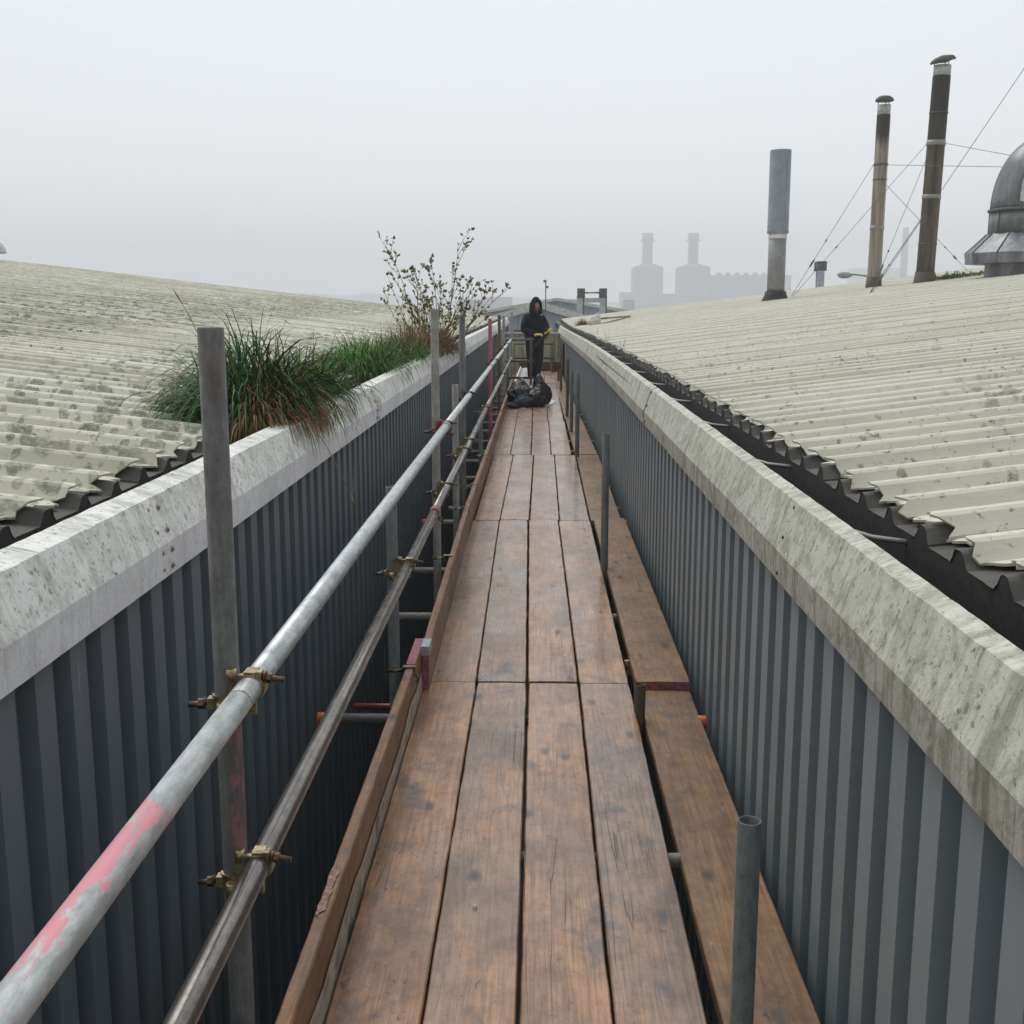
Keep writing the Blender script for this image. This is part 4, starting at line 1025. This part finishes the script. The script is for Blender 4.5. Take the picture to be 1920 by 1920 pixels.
# local: facing -Y, x to the picture right
J = dict(pelvis=(0, .02, .93), belly=(0, .03, 1.08), chest=(0, .03, 1.28), neck=(0, .0, 1.475), head=(.01, -.045, 1.58), top=(.01, -.03, 1.70),
         ls=(-.19, .03, 1.37), le=(-.25, -.04, 1.12), lw=(-.03, -.30, 1.04), rs=(.17, .02, 1.37), re=(.22, -.10, 1.14), rw=(.19, -.34, 1.08),
         lh=(-.095, .02, .90), lk=(-.085, -.03, .50), la=(-.06, .03, .10), lt=(-.08, -.12, .05), rh=(.095, .02, .90), rk=(.07, -.02, .50), ra=(.03, .05, .10), rt=(.04, -.10, .05))
nm = list(J); ix = {k: i for i, k in enumerate(nm)}
ed = [("pelvis", "belly"), ("belly", "chest"), ("chest", "neck"), ("neck", "head"), ("head", "top"), ("chest", "ls"), ("ls", "le"), ("le", "lw"), ("chest", "rs"), ("rs", "re"), ("re", "rw"),
      ("pelvis", "lh"), ("lh", "lk"), ("lk", "la"), ("la", "lt"), ("pelvis", "rh"), ("rh", "rk"), ("rk", "ra"), ("ra", "rt")]
rad = dict(pelvis=(.13, .10), belly=(.125, .10), chest=(.14, .10), neck=.055, head=(.078, .085), top=(.062, .075), ls=.06, le=.042, lw=.03, rs=.06, re=.042, rw=.03, lh=.085, lk=.06, la=.045, lt=.035, rh=.085, rk=.06, ra=.045, rt=.035)
body = skin("body", [J[k] for k in nm], [(ix[a], ix[b]) for a, b in ed], [rad[k] for k in nm], M_SKIN, pr_)
jk = ["pelvis", "belly", "chest", "neck", "ls", "le", "lw", "rs", "re", "rw"]; jx = {k: i for i, k in enumerate(jk)}
jl = {k: J[k] for k in jk}; jl["pelvis"] = (0, .02, .80)
jr = dict(pelvis=(.215, .17), belly=(.225, .17), chest=(.215, .155), neck=(.12, .11), ls=.105, le=.095, lw=.06, rs=.10, re=.088, rw=.06)
skin("jacket", [jl[k] for k in jk], [(jx[a], jx[b]) for a, b in ed if a in jx and b in jx], [jr[k] for k in jk], M_JACK, pr_, 0)
tk = ["pelvis", "lh", "lk", "la", "rh", "rk", "ra"]; tx = {k: i for i, k in enumerate(tk)}
tr = dict(pelvis=(.17, .14), lh=.125, lk=.105, la=.085, rh=.125, rk=.105, ra=.085)
skin("trousers", [J[k] for k in tk], [(tx[a], tx[b]) for a, b in ed if a in tx and b in tx], [tr[k] for k in tk], M_TROU, pr_, 0)
for s, a, t_ in (("l", "la", "lt"), ("r", "ra", "rt")):
    A, T_ = Vector(J[a]), Vector(J[t_])
    skin("boot", [(A.x, A.y, .17), (A.x, A.y + .02, .06), (T_.x, T_.y, .045), (T_.x - .005, T_.y - .07, .04)], [(0, 1), (1, 2), (2, 3)], [.062, (.055, .055), (.048, .04), (.04, .032)], M_BOOT, pr_, 1)
# hood: shell with a face opening towards -Y, tilted down
m = MB(); rr = []
hc = Vector((.01, -.03, 1.62)); NU, NV = 26, 16
for v_ in range(NV + 1):
    t = v_ / NV; th = R(38) + (math.pi - R(38)) * t      # polar angle measured from the facing direction
    row = []
    for u in range(NU):
        a = 2 * math.pi * u / NU
        d = Vector((math.sin(th) * math.cos(a) * .120, -math.cos(th) * .135 - .01 * (1 - t), math.sin(th) * math.sin(a) * (.185 if math.sin(a) > 0 else .20)))
        d *= 1 + .05 * mn.noise(d * 14) + (.06 if v_ == 0 else 0)
        if math.sin(a) < -.1: d.x *= 1.0 + .55 * (-math.sin(a) - .1)
        if math.sin(a) > .3: d.x *= 1 - .22 * (math.sin(a) - .3)
        row.append(hc + d)
    rr.append(row)
m.rings(rr, cap0=False, cap1=True)
hood = m.build("hood", M_JACK, pr_); hs = hood.modifiers.new("thickness", 'SOLIDIFY'); hs.thickness = .012
# face: a head form with brow, nose, mouth, eyes
bm = bmesh.new(); bmesh.ops.create_uvsphere(bm, u_segments=28, v_segments=20, radius=1)
for v in bm.verts:
    c_ = v.co; x, y, z = c_.x * .078, c_.y * .095, c_.z * .12
    if z < 0: x *= 1 - .35 * (-z / .12) ** 1.5; y = y * (1 - .12 * (-z / .12))
    f_ = max(0, -c_.y)
    y -= f_ * .026 * math.exp(-((x / .011) ** 2)) * math.exp(-(((z + .02) / .022) ** 2))      # nose
    y -= f_ * .010 * math.exp(-(((z - .03) / .012) ** 2))                                    # brow
    y += f_ * .010 * (math.exp(-(((abs(x) - .03) / .014) ** 2) - ((z - .005) / .013) ** 2))   # sockets
    y -= f_ * .006 * math.exp(-((x / .025) ** 2) - ((z + .058) / .008) ** 2)
    v.co = (x, y, z)
me = bpy.data.meshes.new("face"); bm.to_mesh(me); bm.free(); me.materials.append(M_SKIN); me.materials.append(flat("dark_brows_and_eyes", (.07, .045, .04), .8)); me.materials.append(flat("lips", (.30, .12, .10), .5))
for p in me.polygons:
    p.use_smooth = True; c_ = p.center
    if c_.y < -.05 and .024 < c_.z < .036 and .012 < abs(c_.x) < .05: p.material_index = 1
    if c_.y < -.05 and abs(c_.z - .004) < .007 and .018 < abs(c_.x) < .042: p.material_index = 1  # brow bars and eye patches share the one darker colour
    if c_.y < -.05 and abs(c_.z + .058) < .008 and abs(c_.x) < .026: p.material_index = 2
face = bpy.data.objects.new("face", me); C.objects.link(face); face.parent = pr_; face.location = (.012, -.062, 1.60); face.rotation_euler = (R(18), 0, R(-6))
for s in (-1, 1):
    m = MB(); m.rings([[(s * .079 + s * .008 * q, .005 + .014 * math.cos(a) , -.002 + .028 * math.sin(a)) for a in (2 * math.pi * k / 10 for k in range(10))] for q in (0, 1)]); e_ = m.build("ear", M_SKIN, face)
# gloves: palm and five bent fingers each
def glove(wrist, dirv, side, curl):
    g = MB(); W = Vector(wrist); d = Vector(dirv).normalized(); up = Vector((0, 0, 1)); sdv = d.cross(up).normalized() * side; nv = sdv.cross(d)
    rr = []
    for t, wx_, hx_ in ((-.05, .046, .036), (-.02, .040, .032), (.0, .036, .028), (.03, .044, .026), (.07, .050, .024), (.095, .046, .020)):
        rr.append([W + d * t + sdv * wx_ * math.cos(a) + nv * hx_ * math.sin(a) for a in (2 * math.pi * k / 14 for k in range(14))])
    g.rings(rr)
    for k, (o_, L) in enumerate(((-.034, .062), (-.012, .074), (.011, .070), (.032, .056))):
        b = W + d * .085 + sdv * o_; pts = [b]; ang = .15
        for q in range(3):
            ang += curl; pts.append(pts[-1] + (d * math.cos(ang) - nv * math.sin(ang)) * L * (.45, .32, .25)[q])
        g.path(pts, [.0125, .012, .0115, .009], 8)
    b = W + d * .025 - sdv * .036; pts = [b, b + d * .03 - sdv * .02 - nv * .012, b + d * .06 - sdv * .018 - nv * .03, b + d * .075 - sdv * .004 - nv * .042]
    g.path(pts, [.016, .014, .012, .010], 8)
    return g
glove(J["lw"], (.75, -.45, .05), 1, .55).build("glove", M_GLOVE, pr_)
glove(J["rw"], (.35, -.5, .25), -1, .6).build("glove", M_GLOVE, pr_)
# strip held in the hands
r = empty("liner_strip", (-.10, 23.78, .60), "long black strip of gutter lining held slanting in the yellow gloves", "strip")
m = MB(); a = Vector((-.06, .02, .12)); b = Vector((.30, .0, .50)); d = (b - a)
for k in range(14):
    pass
rr = []
for k in range(15):
    t = k / 14; p = a + d * t + Vector((0, .01 * math.sin(t * 7), .012 * math.sin(t * 5)))
    wv = Vector((-.5, 0, .55)).normalized() * (.045 * (1 - .35 * t) + .006 * math.sin(t * 11)); th_ = Vector((0, .006, 0))
    rr.append([p - wv - th_, p + wv - th_, p + wv + th_, p - wv + th_])
m.rings(rr, smooth=False); m.build("strip", M_BAG, r)

# ------------------------------------------------------------ vegetation
def m_leaf(name, a, b, tr=.25):
    n = NB(name); c = n.mix(n.ramp(n.noise(n.co(), 14, 3), (.35, 0), (.65, 1)), a, b)
    mt = n.done(c, .65, spec=.15); n.b.inputs['Transmission Weight'].default_value = 0
    n.b.inputs['Subsurface Weight'].default_value = 0
    return mt
G1 = m_leaf("deep_green_blade", (.022, .062, .022), (.045, .105, .032))
G2 = m_leaf("blue_green_blade", (.04, .095, .045), (.075, .14, .062))
G3 = m_leaf("straw_blade", (.36, .26, .12), (.25, .15, .07))
G4 = m_leaf("rust_brown_blade", (.18, .085, .042), (.24, .12, .055))
G5 = m_leaf("bright_green_blade", (.075, .19, .045), (.14, .26, .07))
def blade(m, base, d, L, w, droop, mi, seg=6, rn=rnd):
    d = Vector(d).normalized(); p = Vector(base); pts = [p.copy()]
    v = d.copy()
    for k in range(seg):
        v = (v + Vector((0, 0, -droop / seg * (k + 1) * .55))).normalized(); p = p + v * L / seg; pts.append(p.copy())
    s = d.cross(Vector((0, 0, 1)));
    if s.length < .05: s = Vector((1, 0, 0))
    s = (Matrix.Rotation(rn.uniform(-.9, .9), 3, 'Z') @ s.normalized())
    vs = []; fs = []
    for k, q in enumerate(pts[:-1]):
        ww = w * (1 - (k / seg) ** 2.2) * (.7 if k == 0 else 1)
        vs += [q - s * ww, q + s * ww + Vector((0, 0, ww * .6))]
    vs.append(pts[-1]); n0 = len(vs)
    for k in range(seg - 1): fs.append((2 * k, 2 * k + 1, 2 * k + 3, 2 * k + 2))
    fs.append((2 * seg - 2, 2 * seg - 1, n0 - 1)); m.add(vs, fs, mi, True)
def soil(m, x0, x1, y0, y1, z, mi=0):
    nx, ny = 8, max(6, int((y1 - y0) / .08)); rr = []
    for j in range(ny + 1):
        y = y0 + (y1 - y0) * j / ny; e = math.sin(math.pi * j / ny)
        rr.append([(x0 + (x1 - x0) * i / nx, y, z + (.13 * math.sin(math.pi * i / nx) * e ** .6 + .03 * fbm(i * .9, y * 6, 1)) * (1 if 0 < i < nx else .2)) for i in range(nx + 1)])
    m.rings(rr, mi, True, False, False, closed=False)
def tuft(label, clumps, group="grass tufts in the left gutter", soilb=None, seed=1, mats=(G1, G2, G3, G4, G5)):
    rn = random.Random(seed); cx, cy = clumps[0][0], clumps[0][1]
    r = empty("grass_tuft", (cx, cy, 1.0), label, "grass tuft", group)
    m = MB()
    for (x, y, z, rx, ry, num, L0, L1, w, droop, pal, lean) in clumps:
        for _ in range(num):
            a = rn.uniform(0, 2 * math.pi); q = math.sqrt(rn.random()); bx, by = x + rx * q * math.cos(a), y + ry * q * math.sin(a)
            tilt = rn.gauss(.0, .28) + .42 * q
            d = Vector((math.cos(a) * tilt + lean[0] + rn.gauss(0, .15), math.sin(a) * tilt + lean[1] + rn.gauss(0, .15), 1))
            mi = rn.choices(range(5), pal)[0]
            L = rn.uniform(L0, L1) * (1 - .25 * q)
            blade(m, (bx - cx, by - cy, z - 1.0), d, L, w * rn.uniform(.6, 1.15), droop * rn.uniform(.5, 1.6), mi, rn=rn)
    m.build("blades", list(mats), r)
    if soilb:
        m = MB(); soil(m, soilb[0] - cx, soilb[1] - cx, soilb[2] - cy, soilb[3] - cy, soilb[4] - 1.0); m.build("root_mat", flat("root_soil", (.035, .024, .016), .9, var=.5, scale=30, bump=.8), r)
    return r, m
# (x,y,z,rx,ry,count,Lmin,Lmax,width,droop,palette,lean)
tuft("largest grass tuft, dark green over a rusty brown base, behind the nearest upright",
     [(-1.47, 5.85, 1.10, .17, .45, 1250, .36, .80, .0066, 1.5, (6, 4, .6, .4, 1), (-.05, 0)),
      (-1.58, 5.55, 1.10, .12, .30, 240, .34, .62, .0062, 2.0, (5, 4, .8, .3, 1), (-.28, -.05)),
      (-1.36, 5.75, 1.08, .10, .42, 1500, .20, .46, .0052, 1.7, (.3, .2, 3, 5, .1), (.12, -.25)),
      (-1.33, 6.05, 1.10, .10, .32, 1000, .20, .42, .0045, 2.2, (.3, .2, 3, 5, .1), (.16, -.3))],
     soilb=(-1.62, -1.24, 5.05, 6.6, 1.0), seed=2)
tuft("medium green grass tuft behind the largest one, spilling over the white edge",
     [(-1.44, 7.15, 1.06, .17, .55, 850, .26, .60, .0058, 1.4, (4, 4, .8, .8, 5), (.0, 0)),
      (-1.34, 7.0, 1.06, .10, .5, 700, .14, .34, .0045, 2.6, (1, 1, 3, 3, 1), (.35, -.2)),
      (-1.27, 7.9, 1.05, .06, .25, 60, .20, .34, .004, 3.2, (2, 3, 1, 1, 2), (.6, -.2))],
     soilb=(-1.58, -1.24, 6.4, 8.0, 1.0), seed=5)
tuft("bright short green grass between the medium tuft and the leafy shrub",
     [(-1.54, 10.0, 1.08, .28, 1.0, 1700, .26, .56, .0056, 1.4, (2, 2, .3, .3, 8), (-.1, 0)),
      (-1.45, 11.8, 1.08, .26, .9, 900, .24, .52, .0052, 1.5, (3, 2, .6, 1, 5), (0, 0)),
      (-1.28, 9.6, 1.06, .07, .8, 160, .15, .30, .004, 3.3, (2, 3, 1, 1, 2), (.5, -.2))],
     soilb=(-1.75, -1.24, 8.9, 12.6, 1.0), seed=9)
tuft("rusty brown dead growth around the foot of the leafy shrub",
     [(-1.45, 13.6, 1.05, .30, 1.1, 1200, .25, .75, .0045, 1.2, (1.2, .6, 2, 6, .8), (0, 0)),
      (-1.30, 15.2, 1.05, .14, 1.2, 700, .15, .55, .005, 1.8, (.6, .3, 2, 6, .6), (.2, 0))],
     soilb=(-1.75, -1.24, 12.2, 16.6, 1.0), seed=12)
# single stalks
def stalk(pts, label, mi=2, head=True):
    m = MB(); m.path(pts, [.002] * (len(pts) - 1) + [.0012], 5)
    if head:
        p = Vector(pts[-1]); q = Vector(pts[-2]); d = (p - q).normalized()
        m.path([p - d * .02, p + d * .02, p + d * .06], [.002, .004, .0015], 6)
    tag(m.build("grass_stalk", [G3]), label, "grass stalk", "loose grass stalks")
stalk([(-1.50, 5.35, 1.25), (-1.56, 5.33, 1.50), (-1.61, 5.3, 1.64), (-1.65, 5.3, 1.71)], "thin seed stalk rising left out of the largest tuft")
stalk([(-1.30, 6.1, 1.12), (-1.20, 5.95, 1.08), (-1.09, 5.8, .98), (-.98, 5.65, .83), (-.93, 5.6, .74)], "straw stalk hanging down over the white edge in front of the left wall")

# shrub
rn = random.Random(21)
r = empty("leafy_shrub", (-1.33, 14.6, 1.0), "bare stemmed shrub with sparse yellow green leaves growing from the left gutter", "shrub")
stems = MB(); leaves = MB()
LV = [m_leaf("olive_leaf", (.15, .18, .045), (.24, .25, .06)), m_leaf("yellow_leaf", (.30, .25, .06), (.22, .17, .04)), m_leaf("dark_leaf", (.05, .07, .025), (.08, .10, .03)), m_leaf("red_leaf", (.22, .07, .03), (.15, .05, .025))]
def leaf(p, d, L, mi):
    d = d.normalized(); s = d.cross(Vector((rn.gauss(0, 1), rn.gauss(0, 1), rn.gauss(0, 1)))).normalized() * L * .27; up = d.cross(s).normalized() * L * .08
    leaves.add([p, p + d * L * .4 + s, p + d * L, p + d * L * .4 - s, p + d * L * .45 + up], [(0, 1, 4), (1, 2, 4), (2, 3, 4), (3, 0, 4)], mi)
def twig(p, d, L, r0, lev, dens):
    seg = max(4, int(L / .09)); pts = [p.copy()]; rad_ = [r0]; q = p.copy(); v = d.normalized()
    for k in range(seg):
        v = (v + Vector((rn.gauss(0, .09), rn.gauss(0, .09), rn.gauss(.03, .05)))).normalized(); q = q + v * L / seg
        pts.append(q.copy()); rad_.append(r0 * (1 - .75 * (k + 1) / seg))
        t = (k + 1) / seg
        if lev < 2 and t > .3 and rn.random() < .48:
            a = rn.uniform(0, 6.28); side_ = Vector((math.cos(a), math.sin(a), .55)); twig(q.copy(), v * .8 + side_ * .7, L * rn.uniform(.18, .4) * (1.1 - t * .5), r0 * .5, lev + 1, dens)
        if t > .32 and rn.random() < dens * (.55 + t * .8):
            for _ in range(rn.choice((1, 1, 2, 2))):
                leaf(q, v * .4 + Vector((rn.gauss(0, .6), rn.gauss(0, .6), rn.gauss(.25, .4))), rn.uniform(.035, .065), rn.choices(range(4), (5, 3, 3, .35))[0])
    for _ in range(3): leaf(q, v + Vector((rn.gauss(0, .5), rn.gauss(0, .5), rn.gauss(0, .4))), rn.uniform(.035, .06), rn.choices(range(4), (5, 3, 3, .3))[0])
    stems.path(pts, rad_, 5)
main = [(-.52, .0, 1.35, 1.45), (-.62, .1, .95, 1.15), (-.35, -.1, 1.2, 1.0), (-.15, .0, 1.3, 1.05), (.24, .0, 1.35, 1.52), (.16, .2, 1.3, 1.25), (.05, -.1, 1.4, .95), (.55, .0, 1.0, 1.25), (.72, .1, .95, 1.15), (.62, -.1, .75, 1.05), (.40, .1, 1.2, 1.05), (.82, .0, .55, 1.0), (-.3, .2, 1.3, .8), (-.65, .1, .7, .75)]
for (dx, dy, dz, L) in main:
    twig(Vector((rn.uniform(-.12, .12) + dx * .12, rn.uniform(-.5, .5), .06)), Vector((dx, dy, dz)), L, .009, 0, .62)
for _ in range(34):
    a = rn.uniform(-.85, .95); twig(Vector((rn.uniform(-.15, .15), rn.uniform(-.7, .8), .05)), Vector((a, rn.uniform(-.3, .3), rn.uniform(.6, 1.3))), rn.uniform(.4, 1.05), .006, 1, .42)
r.scale = (.9, .9, .92)
stems.build("stems", flat("grey_brown_bark", (.10, .075, .055), .8), r); leaves.build("leaves", LV, r)
# bare spikes
# small growth on the right side
def sprig(x, y, z, h, num, label, pal=(2, 1, 1, 3, 1), w=.004, spread=.25, seed=3, cat="weed", name="weed", group=None):
    rn2 = random.Random(seed); r = empty(name, (x, y, z), label, cat, group); m = MB()
    for _ in range(num):
        a = rn2.uniform(0, 6.28); q = rn2.random() * spread
        blade(m, (math.cos(a) * q * .7, math.sin(a) * q * .7, 0), (rn2.gauss(0, .25), rn2.gauss(0, .25), 1), h * rn2.uniform(.4, 1), w, rn2.uniform(.2, 1), rn2.choices(range(5), pal)[0], 4, rn2)
    m.build("blades", [G1, G2, G3, G4, G5], r)
sprig(1.02, 17.2, 1.08, .45, 4, "single tall weed in the right gutter", spread=.03, seed=4, group="weeds in the right gutter")
sprig(1.02, 14.1, 1.08, .26, 4, "small weed in the right gutter, nearer the camera", spread=.03, seed=6, group="weeds in the right gutter")
sprig(.98, 20.0, 1.06, .24, 6, "small weed in the right gutter, farther from the camera", spread=.05, seed=8, group="weeds in the right gutter")
for k, (x, y) in enumerate(((10.62, 31.0), (11.1, 31.2), (11.6, 31.3))): pass
r = empty("moss_clump", (10.9, 30.8, roofz(10.9)), "low green mossy clump at the foot of the dark flue", "moss")
m = MB(); rn2 = random.Random(5)
for _ in range(900):
    t = rn2.random(); blade(m, (-.55 + 1.75 * t, rn2.gauss(0, .12), .05 + .122 * (-.55 + 1.75 * t)), (rn2.gauss(0, .7), rn2.gauss(0, .6), .8), rn2.uniform(.08, .22) * (1.2 if t < .4 or t > .75 else .8), .02, 1.5, rn2.choices((0, 2, 3, 4), (4, 1, 2, 4))[0], 3, rn2)
m.build("blades", [G1, G2, G3, G4, G5], r)
r = empty("dead_tuft", (1.12, 29.9, 1.10), "round brown dead tuft on the right roof edge beside the white sack", "dead plant")
m = MB(); rn2 = random.Random(8)
for _ in range(700):
    blade(m, (rn2.gauss(0, .05), rn2.gauss(0, .06), .02), (rn2.gauss(0, 1), rn2.gauss(0, 1), rn2.uniform(.1, 1.3)), rn2.uniform(.12, .26), .005, .8, rn2.choices((2, 3, 0), (3, 5, 1))[0], 3, rn2)
m.build("blades", [G1, G2, G3, G4, G5], r)
M_WSACK = flat("dirty_white_sack", (.55, .54, .50), .7, var=.25, scale=10)
o = sack(1.36, 28.6, .16, .14, .22, 2.2, M_WSACK, "small dirty white sack on the right roof edge near the board", (.10, .10), "white_sack"); o.location.z = 1.13; o['category'] = "sack"
o = board("roof_board", (1.53, 1.755), (1.53, 1.755), 28.7, 32.6, 0, .04, W_TOE, "loose plank lying on the right roof behind the white sack", None, seed=90)
o.rotation_euler = (0, R(-6.9), R(-13)); o.location = (2.02, 30.6, roofz(2.02) + .115)

# debris bits on the near right roof
# ------------------------------------------------------------ mist
m = MB(); m.box((-2450, -2450, ZG - 1), (2450, 2450, 110))
vm = bpy.data.materials.new("mist"); vm.use_nodes = True; t_ = vm.node_tree; t_.nodes.clear()
o_ = t_.nodes.new('ShaderNodeOutputMaterial'); pv = t_.nodes.new('ShaderNodeVolumePrincipled')
pv.inputs['Color'].default_value = (.98, .99, 1, 1); pv.inputs['Density'].default_value = .00125; pv.inputs['Anisotropy'].default_value = .0
t_.links.new(pv.outputs[0], o_.inputs['Volume'])
tag(m.build("haze", vm), kind='stuff')
